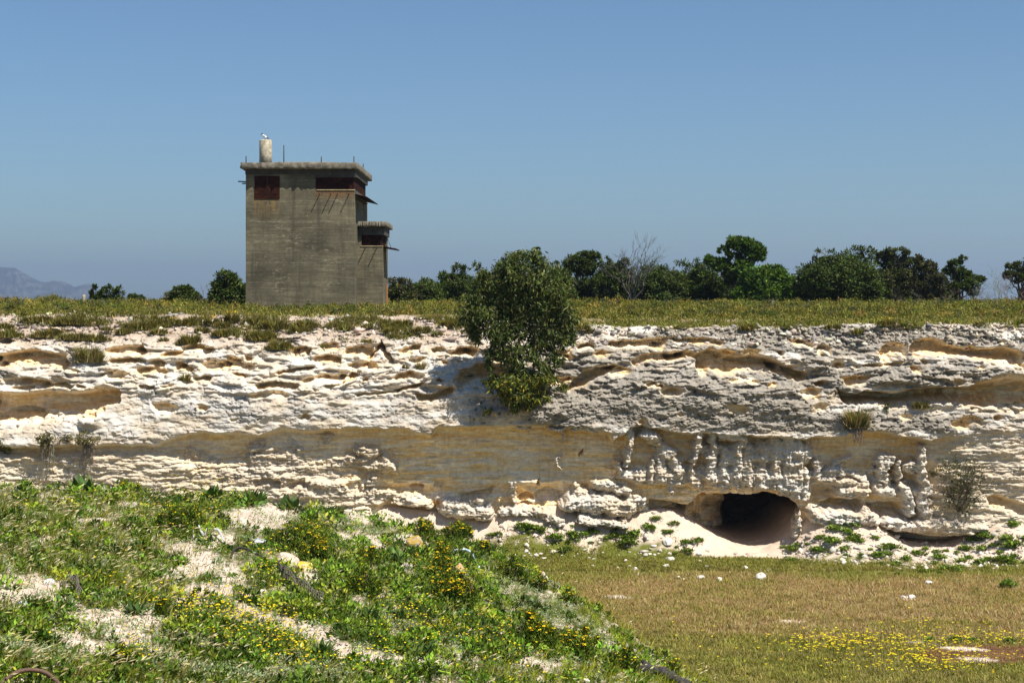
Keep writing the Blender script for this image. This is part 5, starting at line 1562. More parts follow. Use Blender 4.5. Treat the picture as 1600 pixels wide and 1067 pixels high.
def bank_cover():
    # ---- low leafy plants: many small domes of leaves
    S = Soup()
    px, py, C0 = bank_pts(13000)
    wl = np.maximum(wgt(px, py, LEAFY, 140), .05 * (1 - bare_mask(px, py)))
    k = RNG.random(len(px)) < wl * (1 - .96 * bare_mask(px, py)) * (1 - .85 * wgt(px, py, SILVER, 141))
    C0 = C0[k]; nc = len(C0)
    R = (.09 + .24 * RNG.random(nc) ** 1.8) * (1 + .5 * fbm(C0[:, 0] * .8, C0[:, 1] * .8, 142, 2))
    m = 36
    big = np.repeat(RNG.random(nc) ** 2, m)
    R_ = np.repeat(R, m)[:, None]; n = nc * m
    v = rand_unit(n); v[:, 2] = np.abs(v[:, 2])
    P = np.repeat(C0, m, 0) + v * R_ * [1, 1, .9] * (.55 + .45 * RNG.random((n, 1)))
    tone = (1 + .5 * fbm(C0[:, 0] * .9, C0[:, 1] * .9, 143, 3)) * np.exp(RNG.normal(size=nc) * .30)
    yel = sstep(0, .5, fbm(C0[:, 0] * .6, C0[:, 1] * .6, 144, 2) + .15 * RNG.normal(size=nc))[:, None]
    cc = palette(LEAFC, nc, .15, .07) * tone[:, None] * (1 + yel * np.array([.6, .35, .1]))
    col = np.repeat(cc, m, 0) * np.exp(RNG.normal(size=(n, 1)) * .22)
    leaves(S, P, v * .8 + rand_unit(n) * .8 + [0, 0, .2], v * .8 + rand_unit(n) * .4 + [0, -.15, .6], .05 + .05 * RNG.random(n) + .07 * big, .028 + .02 * RNG.random(n) + .04 * big, np.clip(col, .006, .5), .2)
    tag(S.build('leafy_ground_cover', M['leaf']), 'dark green leafy weeds spreading over the bank', kind='stuff')
    # ---- silvery cushions
    S = Soup()
    px, py, P = bank_pts(160000)
    k = RNG.random(len(px)) < wgt(px, py, SILVER, 141, .5)
    P = P[k]; n = len(P)
    bump_ = np.clip(fbm(P[:, 0] * 2.6, P[:, 1] * 2.6, 145, 3) + .4, 0, 1)
    P[:, 2] += bump_ * .16 * RNG.random(n) ** .4
    col = palette([(.21, .27, .125), (.28, .335, .17), (.14, .19, .08), (.34, .375, .21)], n, .2, .06)
    leaves(S, P, rand_unit(n) * [1, 1, .5] + [0, 0, .5], rand_unit(n) * .6 + [0, -.2, 1.0], .045 + .04 * RNG.random(n), .02 + .015 * RNG.random(n), col, .15)
    tag(S.build('silvery_ground_cover', M['leaf']), 'pale silvery green low plants matted on the bank', kind='stuff')
    # ---- grass
    S = Soup(); H = Soup()
    px, py, P = bank_pts(150000)
    wg = np.maximum(wgt(px, py, GRASSY, 146), .2)
    k = RNG.random(len(px)) < wg * (1 - .9 * bare_mask(px, py)) * (1 - .7 * wgt(px, py, SILVER, 141))
    px, py, P = px[k], py[k], P[k]; n = len(P)
    cl = fbm(P[:, 0] * 1.1, P[:, 1] * 1.1, 147, 3)
    h = (.14 + .20 * np.clip(cl + .35, 0, 1)) * (.6 + .8 * RNG.random(n))
    wind = RNG.normal(size=n) * .8
    dry = sstep(-.1, .45, fbm(P[:, 0] * .6, P[:, 1] * .9, 148, 3) + .12 * RNG.normal(size=n))[:, None]
    green = palette([(.19, .235, .014), (.25, .285, .024), (.12, .165, .012), (.33, .33, .04)], n, .25, .08)
    straw = palette([(.42, .34, .14), (.33, .26, .09), (.24, .20, .05), (.52, .42, .22)], n, .2, .06)
    col = green * (1 - .42 * dry) + straw * .42 * dry
    yel = ((px > 780) & (py > 880))[:, None]
    col = np.where(yel, (green * .85 + col * .15) * np.array([1.25, 1.2, .9]), col)
    blades(S, P - [0, 0, .02], h, .012 + .012 * RNG.random(n), wind, RNG.uniform(0, .5, n), RNG.uniform(.1, .8, n), np.clip(col, .01, .6))
    # nodding seed heads
    k = RNG.random(n) < np.where(px < 420, .07, .022) * (1 + 1.4 * dry[:, 0])
    q = P[k]; m = len(q); hh = h[k] * 1.25 + .05; yw = wind[k]
    ln = RNG.uniform(.15, .5, m)
    blades(S, q, hh, np.full(m, .008), yw, ln, np.full(m, .3), palette([(.4, .35, .14), (.3, .29, .09)], m, .15, .05))
    tip = q + np.stack([np.cos(yw) * (ln + .3) * hh, np.sin(yw) * (ln + .3) * hh, hh * .86], 1)
    D = np.stack([np.cos(yw), np.sin(yw), np.full(m, -.1)], 1) + RNG.normal(size=(m, 3)) * .2 + [0, 0, .45]
    hc = palette([(.58, .50, .26), (.50, .44, .20), (.66, .58, .36)], m, .12, .04)
    for a in range(2):
        leaves(S, tip - D * .05, D, rand_unit(m), .10 + .05 * RNG.random(m), .028, hc, .4)
    # dry litter on the bare soil
    px, py, P = bank_pts(46000)
    b = bare_mask(px, py)
    k = RNG.random(len(px)) < np.clip(b * (1 - b) * 4, 0, 1) * .3 + .06 * b
    P = P[k]; n = len(P)
    D = rand_unit(n) * [1, 1, .25]
    leaves(S, P + [0, 0, .02], D, np.tile([0, 0, 1.], (n, 1)), .12 + .14 * RNG.random(n), .010, palette([(.36, .25, .13), (.26, .16, .08), (.48, .37, .22)], n, .25, .06), .1)
    tag(S.build('tall_grass', M['grass']), 'green and straw coloured long grass with nodding seed heads on the bank', kind='stuff')
    # ---- scattered small yellow flowers
    S = Soup()
    FL = [((380, 965, 110, 42, 12), 520), ((440, 1000, 60, 40, 20), 260), ((320, 945, 60, 30, 0), 160), ((290, 790, 70, 44, 10), 230), ((330, 745, 60, 18, 5), 60), ((430, 880, 60, 34, 25), 120), ((640, 965, 80, 44, 10), 230), ((600, 1015, 70, 22, 0), 50), ((760, 1000, 110, 40, 10), 160),
          ((850, 1060, 110, 14, 0), 60), ((210, 920, 50, 24, 20), 50), ((210, 1010, 50, 24, 20), 70), ((700, 900, 120, 50, 30), 90), ((80, 775, 90, 10, 0), 40), ((560, 1040, 100, 22, 0), 50), ((490, 850, 60, 40, 0), 60), ((300, 905, 300, 100, 5), 120)]
    for (a, b, rx, ry, ang), n in FL:
        n = int(n * .62)
        u = RNG.normal(size=(n, 2)) * .5
        c, s = math.cos(math.radians(ang)), math.sin(math.radians(ang))
        pxx = a + u[:, 0] * rx * c - u[:, 1] * ry * s; pyy = b + u[:, 0] * rx * s + u[:, 1] * ry * c + 14
        Q, t = bank_at(pxx, pyy)
        h = .10 + .26 * RNG.random(n)
        if b < 760: h = h + .25
        yw = RNG.uniform(0, 2 * PI, n); ln = RNG.uniform(0, .3, n)
        blades(S, Q, h, np.full(n, .009), yw, ln, np.zeros(n), palette([(.14, .17, .03)], n, .2, .05))
        T_ = Q + np.stack([np.cos(yw) * ln * h, np.sin(yw) * ln * h, h], 1)
        fc = palette([(.80, .62, .01), (.74, .54, .01), (.85, .70, .02)], n, .12, .04)
        nrm = rand_unit(n) * .8 + [0, -.5, .9]
        for k in range(3):
            an = yw + k * PI / 3 * 2
            D = np.stack([np.cos(an), np.sin(an), np.full(n, .15)], 1)
            leaves(S, T_ - D * .02, D, nrm, .036 + .016 * RNG.random(n), .030, fc, -.1)
    tag(S.build('yellow_wildflowers', M['petal']), 'thin stemmed little yellow wildflowers sprinkled over the bank', kind='stuff')


bank_cover()


def bank_xyz(px, py):
    P, t = bank_at(np.array([float(px)]), np.array([float(py)]))
    return P[0]


# ---- flowering bushes: domes of narrow leaves carrying flat yellow heads
def flower_bush(label, px, py, w, h, nflow, nleaf=None, tone=1.0):
    b = bank_xyz(px, py); s = b[1] / F
    o = empty('flowering_bush', b, label, 'flowering bush', 'yellow flowering bushes on the bank')
    ww, hh = w * s * .5, h * s
    n = nleaf or int(w * h * .9)
    n = max(n, 260)
    n = int(n * 1.9)
    # several unequal lobes make up the bush
    nl = max(5, int(w / 9)); la = RNG.uniform(0, 2 * PI, nl); lr = RNG.random(nl) ** .6 * .72
    lob = np.stack([np.cos(la) * lr, np.sin(la) * lr, np.zeros(nl)], 1); lh = (1 - .55 * lr ** 2) * RNG.uniform(.7, 1.12, nl); lw = RNG.uniform(.24, .42, nl)
    nt = max(24, n // 18)
    tl = RNG.integers(0, nl, nt)
    tu = rand_unit(nt); tu[:, 2] = np.abs(tu[:, 2]) * 1.0
    tu = lob[tl] + np.stack([tu[:, 0] * lw[tl], tu[:, 1] * lw[tl], tu[:, 2] * lh[tl]], 1) * (.55 + .45 * RNG.random((nt, 1)) ** .4)
    ti = RNG.integers(0, nt, n)
    P = (tu[ti] + RNG.normal(size=(n, 3)) * .07) * [ww, ww * .8, hh * .95]
    P[:, 2] = np.maximum(P[:, 2], .02)
    S = Soup()
    D = rand_unit(n) * .8 + [0, 0, .9]
    col = palette([(.085, .135, .010), (.125, .18, .014), (.055, .095, .008), (.17, .215, .022)], n, .25, .07) * np.exp(RNG.normal(size=nt) * .28)[ti][:, None] * tone
    leaves(S, P, D, rand_unit(n) + [0, -.3, .8], .055 + .045 * RNG.random(n), .018 + .012 * RNG.random(n), col, .2)
    S.build('foliage', M['leaf'], o)
    S = Soup()
    for k in range(12):
        S.tube(wig([random.gauss(0, .12) * ww, random.gauss(0, .1) * ww, -.05], [random.uniform(-.7, .7) * ww, random.uniform(-.5, .5) * ww, hh * random.uniform(.5, .85)], 5, .05), np.linspace(.014, .006, 5), 4, (.12, .10, .05))
    S.build('stems', M['bark'], o)
    S = Soup(); n = int(nflow * 1.5)
    cand = tu[(tu[:, 2] > .5 * lh[tl])]
    hd = cand[RNG.integers(0, len(cand), n)] + RNG.normal(size=(n, 3)) * [.06, .06, .03]
    P = hd * [ww, ww * .8, hh * .98] + [0, -.01, .05]
    an = RNG.uniform(0, 2 * PI, n)
    col = palette([(.82, .56, .005), (.76, .46, .005), (.86, .68, .02), (.62, .42, .02)], n, .12, .04)
    r = .022 + .020 * RNG.random(n); nrm = rand_unit(n) * .7 + [0, -.35, 1.]
    for k in range(4):
        a2 = an + k * PI / 2
        D = np.stack([np.cos(a2), np.sin(a2), RNG.normal(size=n) * .25], 1)
        leaves(S, P, D, nrm, r, r * 1.0, col, -.15)
    S.build('blossoms', M['petal'], o)
    return o


for a in [('broad yellow topped bush left of the yellow lichen slab', 470, 862, 130, 50, 110), ('round yellow topped bush spilling over the front of the broad yellow bush', 492, 880, 60, 44, 90),
          ('dark bush with few yellow heads beside the pale curled strip', 280, 832, 84, 48, 42), ('largest yellow flowering bush below the upright stone', 712, 950, 90, 62, 170),
          ('yellow bush crowning the slope left of the upright stone', 690, 912, 70, 46, 80), ('yellow bush on the crest behind the lichen boulder', 662, 842, 50, 36, 44), ('yellow bush on the crest left of the pale blue hose', 713, 845, 56, 34, 52),
          ('small yellow bush on the crest right of the pale blue hose', 762, 868, 40, 26, 34), ('yellow heads between the hose and the lichen boulder', 690, 876, 44, 30, 36), ('long yellow bush at the lower edge of the silvery patch', 830, 1008, 80, 50, 120),
          ('yellow bush at the right tip of the long yellow bush', 895, 1020, 90, 46, 100), ('single small yellow bush alone on the silvery patch edge', 926, 1012, 30, 22, 18), ('little yellow bush at the top right of the silvery patch', 842, 925, 30, 28, 20),
          ('dark green bush with hardly any flowers under the grass left of the big yellow bush', 566, 930, 64, 48, 14), ('yellow bush on the left crest against the pale rock', 198, 764, 46, 20, 30), ('yellow speckled bush right of the stone strewn patch', 258, 965, 44, 30, 30),
          ('brownish yellow bush at the lower left near the long grass', 195, 1040, 60, 34, 40), ('small yellow bush beside the burnt log', 1050, 1058, 44, 30, 26), ('green bush with few yellow heads left of the burnt log', 975, 1046, 56, 40, 24), ('small yellow green bush right below the upright stone', 800, 905, 50, 36, 20),
          ('small yellow bush in the tall grass at the right slope', 890, 945, 40, 24, 16), ('sunlit yellow bush left of the dark bush in the middle', 575, 882, 40, 30, 22)]:
    flower_bush(*a)


# ---- broad leaved rosettes and small green bushes
def rosette(label, px, py, w, n=26, dark=1.0):
    b = bank_xyz(px, py); s = b[1] / F; R = w * s * .5
    o = empty('broad_leaved_plant', b, label, 'leafy plant', 'broad leaved plants on the bank')
    S = Soup()
    an = RNG.uniform(0, 2 * PI, n); el = RNG.uniform(.15, 1.1, n)
    D = np.stack([np.cos(an) * np.cos(el), np.sin(an) * np.cos(el), np.sin(el)], 1)
    L = R * (.7 + .5 * RNG.random(n))
    P = np.stack([RNG.normal(size=n) * R * .25, RNG.normal(size=n) * R * .25, np.zeros(n)], 1)
    col = palette([(.06, .125, .022), (.085, .16, .03), (.045, .09, .018), (.14, .20, .05)], n, .2, .06) * dark
    leaves(S, P, D, np.tile([0, 0, 1.], (n, 1)) + rand_unit(n) * .3, L, L * .36, col, .25)
    S.build('foliage', M['gloss'], o)
    S = Soup()
    for k in range(5):
        S.tube(wig([0, 0, -.03], [random.gauss(0, .3) * R, random.gauss(0, .3) * R, R * random.uniform(.5, .9)], 4, .06), np.linspace(.012, .006, 4), 4, (.13, .16, .04))
    S.build('stems', M['leaf'], o)


for a in [('dark broad leaved plant on the bare sand below centre', 506, 1022, 56), ('broad leaved plant with long pale leaves at the edge of the sand tongue', 655, 1025, 60, 34), ('dark broad leaved plant among the weeds at mid slope', 575, 968, 60), ('blue green broad leaves beside the sand tongue', 590, 1012, 40, 18),
          ('dark leafy plant standing on the silvery patch', 838, 950, 40, 22, .6), ('small dark leafy plant at the left of the silvery patch', 775, 948, 30, 18, .6), ('small dark upright plant at the upper silvery patch', 810, 948, 26, 16, .6), ('dark plant near the right end of the silvery patch', 858, 950, 24, 16, .7),
          ('bright leafy plant below the long yellow bush', 815, 1000, 66, 34, 1.2), ('tall leafy plant on the crest left of the yellow crest bush', 130, 768, 60, 34, .8), ('leafy plant on the crest right of the yellow crest bush', 330, 778, 50, 30, .8), ('upright leafy plant on the crest above the sandy hollow', 395, 788, 60, 34, .8),
          ('leafy plant on the crest at the right end of the sandy hollow', 452, 796, 50, 28, .9), ('dark curly leafed plant in the stony patch at the left', 212, 960, 46, 34, .8), ('bright green leafy mound above the stony patch', 105, 950, 50, 34), ('leafy plant under the pale curled strip', 322, 850, 40, 26, .8),
          ('pale leafed plant among the weeds right of centre', 700, 965, 50, 26, 1.2), ('curly leafy plant near the lichen boulder', 620, 880, 46, 26), ('small leafy plant in the lower middle weeds', 470, 1056, 46, 24), ('green leafy plant beside the yellow lichen slab', 540, 890, 46, 26)]:
    rosette(*a)


# ================================================================== STONES AND DEBRIS
def rock_mesh(seed, flat=.7, sub=3, col=(.66, .60, .52), lich=None, amp=.28):
    bm = bmesh.new(); bmesh.ops.create_icosphere(bm, subdivisions=sub, radius=1)
    r = random.Random(seed)
    cuts = [(Vector((r.gauss(0, 1), r.gauss(0, 1), r.gauss(0, 1))).normalized(), r.uniform(.5, .9)) for _ in range(9)]
    for v in bm.verts:
        p = v.co.copy()
        for nrm, d in cuts:
            k = p.dot(nrm)
            if k > d: p -= nrm * (k - d) * .9
        v.co = p
    me = bpy.data.meshes.new('rock'); bm.to_mesh(me); bm.free()
    n = len(me.vertices); V = np.zeros(n * 3); me.vertices.foreach_get('co', V); V = V.reshape(-1, 3)
    d = amp * .5 * (gn(V[:, 0] * 2.1 + seed, V[:, 1] * 2.1 + V[:, 2], seed) + .5 * gn(V[:, 0] * 5 + V[:, 2] * 3, V[:, 1] * 5 - seed, seed + 1))
    V = V * (1 + d)[:, None] * [1, .85, flat]
    c = np.asarray(col)[None] * (1 + .15 * gn(V[:, 0] * 3, V[:, 2] * 3 + seed, seed + 2))[:, None]
    if lich is not None:
        m = sstep(-.05, .3, gn(V[:, 0] * 2.2 + 9, V[:, 2] * 2.2 + V[:, 1] * 2, seed + 3) + .5 * V[:, 2])[:, None]
        c = c * (1 - m) + np.asarray(lich) * m
    me.vertices.foreach_set('co', V.astype(np.float32).ravel())
    a = me.attributes.new('Col', 'FLOAT_COLOR', 'POINT'); c4 = np.ones((n, 4), np.float32); c4[:, :3] = np.clip(c, .02, .9); a.data.foreach_set('color', c4.ravel())
    me.update()
    return me


ROCKS = [rock_mesh(20 + k, f, 3) for k, f in enumerate((.7, .55, .8, .6, .9))]
for me in ROCKS: me.materials.append(M['rock'])


def floor_xyz(px, py):
    Y = np.arange(44, 62, .03); X = (px - 800) * Y / F
    z, _t = floor_z(X, Y)
    ray = EYE - (py - HZ) * Y / F
    k = int(np.argmax(z >= ray))
    return np.array([X[k], Y[k], z[k]])


BOUL = [('largest white boulder on the grass right of the cave mouth line', 1187, 904, 21, 0), ('white boulder with a dark cleft in the middle of the scattered stones', 1095, 903, 13, 2), ('white stone alone between the two biggest lower boulders', 1124, 907, 10, 4), ('pair leader white stone in the upper scatter with a flat top', 1047, 876, 19, 1),
        ('flat white stone just under the flat topped white stone', 1041, 887, 14, 3), ('pale boulder half buried in the sand above the scatter', 1043, 850, 20, 0), ('white stone on the grass under the left end of the cave', 1093, 867, 13, 1), ('small white stone directly under the stone by the cave left end', 1094, 879, 8, 4), ('white stone right of the small stacked pair', 1105, 886, 10, 1),
        ('flat white stone alone under the cave', 1165, 889, 12, 3), ('tiny stone right of the flat stone under the cave', 1200, 892, 6, 2), ('white pebble cluster stone at upper left of the scatter', 1008, 868, 9, 0), ('small white stone left of the flat topped stone', 1000, 877, 9, 2), ('white stone at the left edge of the scatter, upper one', 978, 878, 11, 3),
        ('white stone at the left edge of the scatter, lower one', 983, 886, 10, 1), ('low flat stone right of the two left edge stones', 993, 891, 13, 3), ('tiny white stone left of the left edge stones', 966, 888, 6, 0), ('small white stone far left on the green strip', 926, 885, 8, 2), ('tiny pale stone below the low flat stone', 996, 898, 5, 4), ('small pale stone left of the clefted boulder', 1060, 902, 7, 1),
        ('tiny pale stone by the small pale stone left of the clefted boulder', 1068, 905, 6, 3), ('grey white stone on the brown grass at the right', 1452, 912, 16, 1), ('larger flat pale stone low in the brown grass at the right', 1424, 935, 15, 3), ('smaller flat pale stone left of the larger one in the brown grass', 1411, 934, 9, 3), ('tiny stone at the left of the track flowers', 1425, 976, 5, 0), ('white stone at the foot of the green clumps on the right', 1405, 890, 9, 1),
        ('pale stone in the sand left of the pale boulder', 838, 868, 9, 2), ('white stone near the bank crest below the sand', 822, 862, 8, 0), ('small stone above the scatter by the weeds', 1032, 862, 7, 4)]
for lab, a, b, w_, k in BOUL:
    p = floor_xyz(a, b); r = w_ * p[1] / F * .5
    o = put('boulder', ROCKS[k]); o.location = p + [0, 0, r * .25]; o.scale = (r, r, r); o.rotation_euler = (0, 0, random.uniform(0, 6))
    tag(o, lab, 'boulder', 'white stones lying on the quarry floor')

for lab, a, b, w_, h_, col, li, sd in (('grey boulder with yellow lichen on the bank crest', 645, 862, 34, 30, (.40, .33, .25), (.45, .30, .06), 61), ('small orange lichen stone in front of the lichen boulder', 649, 874, 18, 14, (.45, .30, .08), (.62, .33, .02), 62), ('upright pale pointed stone beside the largest yellow bush', 715, 905, 26, 34, (.55, .46, .36), (.5, .34, .14), 63),
                                       ('long slab with yellow lichen beside the round yellow bush', 478, 892, 46, 14, (.50, .42, .32), (.60, .40, .04), 64), ('rounded sandy rock left of the yellow lichen slab', 443, 888, 50, 26, (.55, .45, .35), None, 65), ('white stone at the edge of the long grass by the bare patch', 78, 913, 20, 14, (.70, .66, .62), None, 66),
                                       ('blue grey angular stone on the bare patch at the left', 34, 945, 18, 11, (.40, .43, .43), None, 67), ('tan flat stone at the top of the left bare patch', 34, 917, 22, 9, (.52, .40, .24), None, 68), ('pale stone in the weeds below the lichen boulder', 637, 890, 16, 14, (.45, .40, .34), None, 69), ('pale rocky stone at the right slope grass', 848, 910, 18, 18, (.55, .46, .36), None, 70),
                                       ('grey stone under the long yellow bush', 793, 1026, 20, 9, (.38, .37, .34), None, 71), ('little white stone in the long grass at the bottom right of the bank', 916, 1064, 13, 6, (.7, .67, .62), None, 72), ('whitish stone among the dense small flowers', 292, 1000, 22, 9, (.50, .49, .44), None, 73), ('pale stone on the mid slope below the bare hollow', 410, 930, 22, 12, (.6, .52, .42), None, 74)):
    p = bank_xyz(a, b); s = p[1] / F
    me = rock_mesh(sd, 1.0, 3, col, li); me.materials.append(M['rock'])
    o = put('stone', me); r = w_ * s * .5; o.location = p + [0, 0, h_ * s * .25]; o.scale = (r, r, h_ * s * .62)
    o.rotation_euler = (0, .15 if sd == 64 else 0, random.uniform(-.5, .5))
    tag(o, lab, 'stone')


def rubble():
    """Countless chips of rock on the sand and on the bare soil."""
    S = Soup()
    bm = bmesh.new(); bmesh.ops.create_icosphere(bm, subdivisions=1, radius=1)
    T_V = np.array([v.co[:] for v in bm.verts]); T_F = np.array([[v.index for v in f.verts] for f in bm.faces]); bm.free()
    def put_(P, r, col):
        n = len(P); k = len(T_V)
        V = T_V[None] * (1 + .35 * RNG.normal(size=(n, k, 1))) * r[:, None, None] * (np.array([1, 1, .6]) * np.exp(RNG.normal(size=(n, 1, 3)) * .25)) + P[:, None]
        F_ = T_F[None] + (np.arange(n) * k)[:, None, None]
        S.add(V.reshape(-1, 3), F3=F_.reshape(-1, 3), C=np.repeat(col, k, 0))
    n = 11000
    X = RNG.uniform(-13, 22, n); Y = RNG.uniform(55.4, 59.8, n)
    z, t = floor_z(X, Y); px = 800 + X * F / Y
    k = (t > .02) & (RNG.random(n) < np.where(px > 1225, 1.0, .4) * np.where((px > 1050) & (px < 1225), .25, 1) * np.where(t > .6, .35, 1))
    P = np.stack([X, Y, z], 1)[k]; m = len(P)
    put_(P, .02 + .10 * RNG.random(m) ** 3.5, palette([(.60, .52, .43), (.66, .60, .52), (.45, .39, .31)], m, .12, .04))
    px, py, P = bank_pts(9000)
    k = RNG.random(len(px)) < bare_mask(px, py) * .5
    P = P[k]; m = len(P)
    put_(P, .012 + .05 * RNG.random(m) ** 4, palette([(.58, .50, .42), (.64, .58, .52), (.4, .36, .31)], m, .12, .04))
    # broken stones along the crest of the cliff
    sel = np.argwhere((YP > CTOP - 3) & (YP < CTOP + 30))
    q = sel[RNG.integers(0, len(sel), 2600)]
    P = CV[q[:, 0], q[:, 1]]; m = len(P)
    put_(P + [0, -.02, .02], .03 + .12 * RNG.random(m) ** 4, palette([(.50, .43, .34), (.40, .35, .28), (.56, .5, .42), (.24, .21, .18)], m, .15, .05))
    tag(S.build('rubble', M['rock']), 'chips and small stones strewn on the sand and cliff edge', kind='stuff')


rubble()

# ---- green clumps on the rubble slope
def clump_mesh(seed, col):
    R = np.random.default_rng(seed); n = 170
    P = np.clip(R.normal(size=(n, 3)), -1.6, 1.6) * [.34, .28, .0]; d = np.hypot(P[:, 0], P[:, 1]); P[:, 2] = (.45 * np.exp(-d * d * 1.5)) * R.random(n)
    S = Soup()
    v = R.normal(size=(n, 3)); v /= np.linalg.norm(v, axis=1)[:, None]
    leaves(S, P, v * [1, 1, .5] + [0, 0, .5], v[::-1] * .5 + [0, -.3, 1.0], .22 + .16 * R.random(n), .11 + .06 * R.random(n), palette(col, n, .28, .08), .2)
    return S.mesh('clump')


CL = [clump_mesh(300 + k, LEAFC[:4] + [(.19, .21, .06)]) for k in range(5)]
for me in CL: me.materials.append(M['leaf'])
CLP = []
Rk = random.Random(8)
for (a, b, n_) in ((1225, 858, 3), (1262, 850, 4), (1290, 845, 3), (1300, 862, 4), (1318, 835, 3), (1340, 845, 3), (1345, 868, 4), (1375, 868, 4), (1395, 878, 3), (1410, 858, 3), (1430, 870, 4), (1460, 862, 4), (1468, 880, 5), (1500, 872, 4), (1520, 845, 3), (1535, 868, 4), (1560, 850, 3), (1548, 885, 3), (1580, 876, 4), (1596, 850, 4), (1600, 868, 3), (1290, 825, 2), (1335, 820, 2), (1570, 828, 2), (1450, 890, 4), (1400, 893, 3), (1500, 893, 3),
                   (770, 832, 3), (800, 832, 3), (830, 834, 4), (860, 836, 3), (900, 838, 3), (920, 832, 4), (955, 828, 3), (970, 836, 4), (1020, 820, 3), (1042, 824, 3), (1060, 835, 2), (1085, 845, 2), (1050, 858, 3), (900, 848, 3), (860, 846, 3), (1000, 850, 3), (1250, 872, 3)):
    for k in range(n_):
        CLP.append((a + Rk.gauss(0, 15), b + Rk.gauss(0, 5), 9 + 26 * Rk.random() ** 1.6))
for k, (a, b, w_) in enumerate(CLP):
    p = floor_xyz(a, b)
    right = a > 1210
    o = put('weed_clump', CL[k % 5]); r = w_ * p[1] / F * .75; o.location = p; o.scale = (r, r * .9, r * .62 + .03); o.rotation_euler = (0, 0, Rk.uniform(0, 6))
    tag(o, 'low green weed clump on the pale rubble slope right of the cave' if right else 'low green weed clump on the pale sand left of the cave', 'weed clump', 'weed clumps on the rubble right of the cave' if right else 'weed clumps on the sand left of the cave')


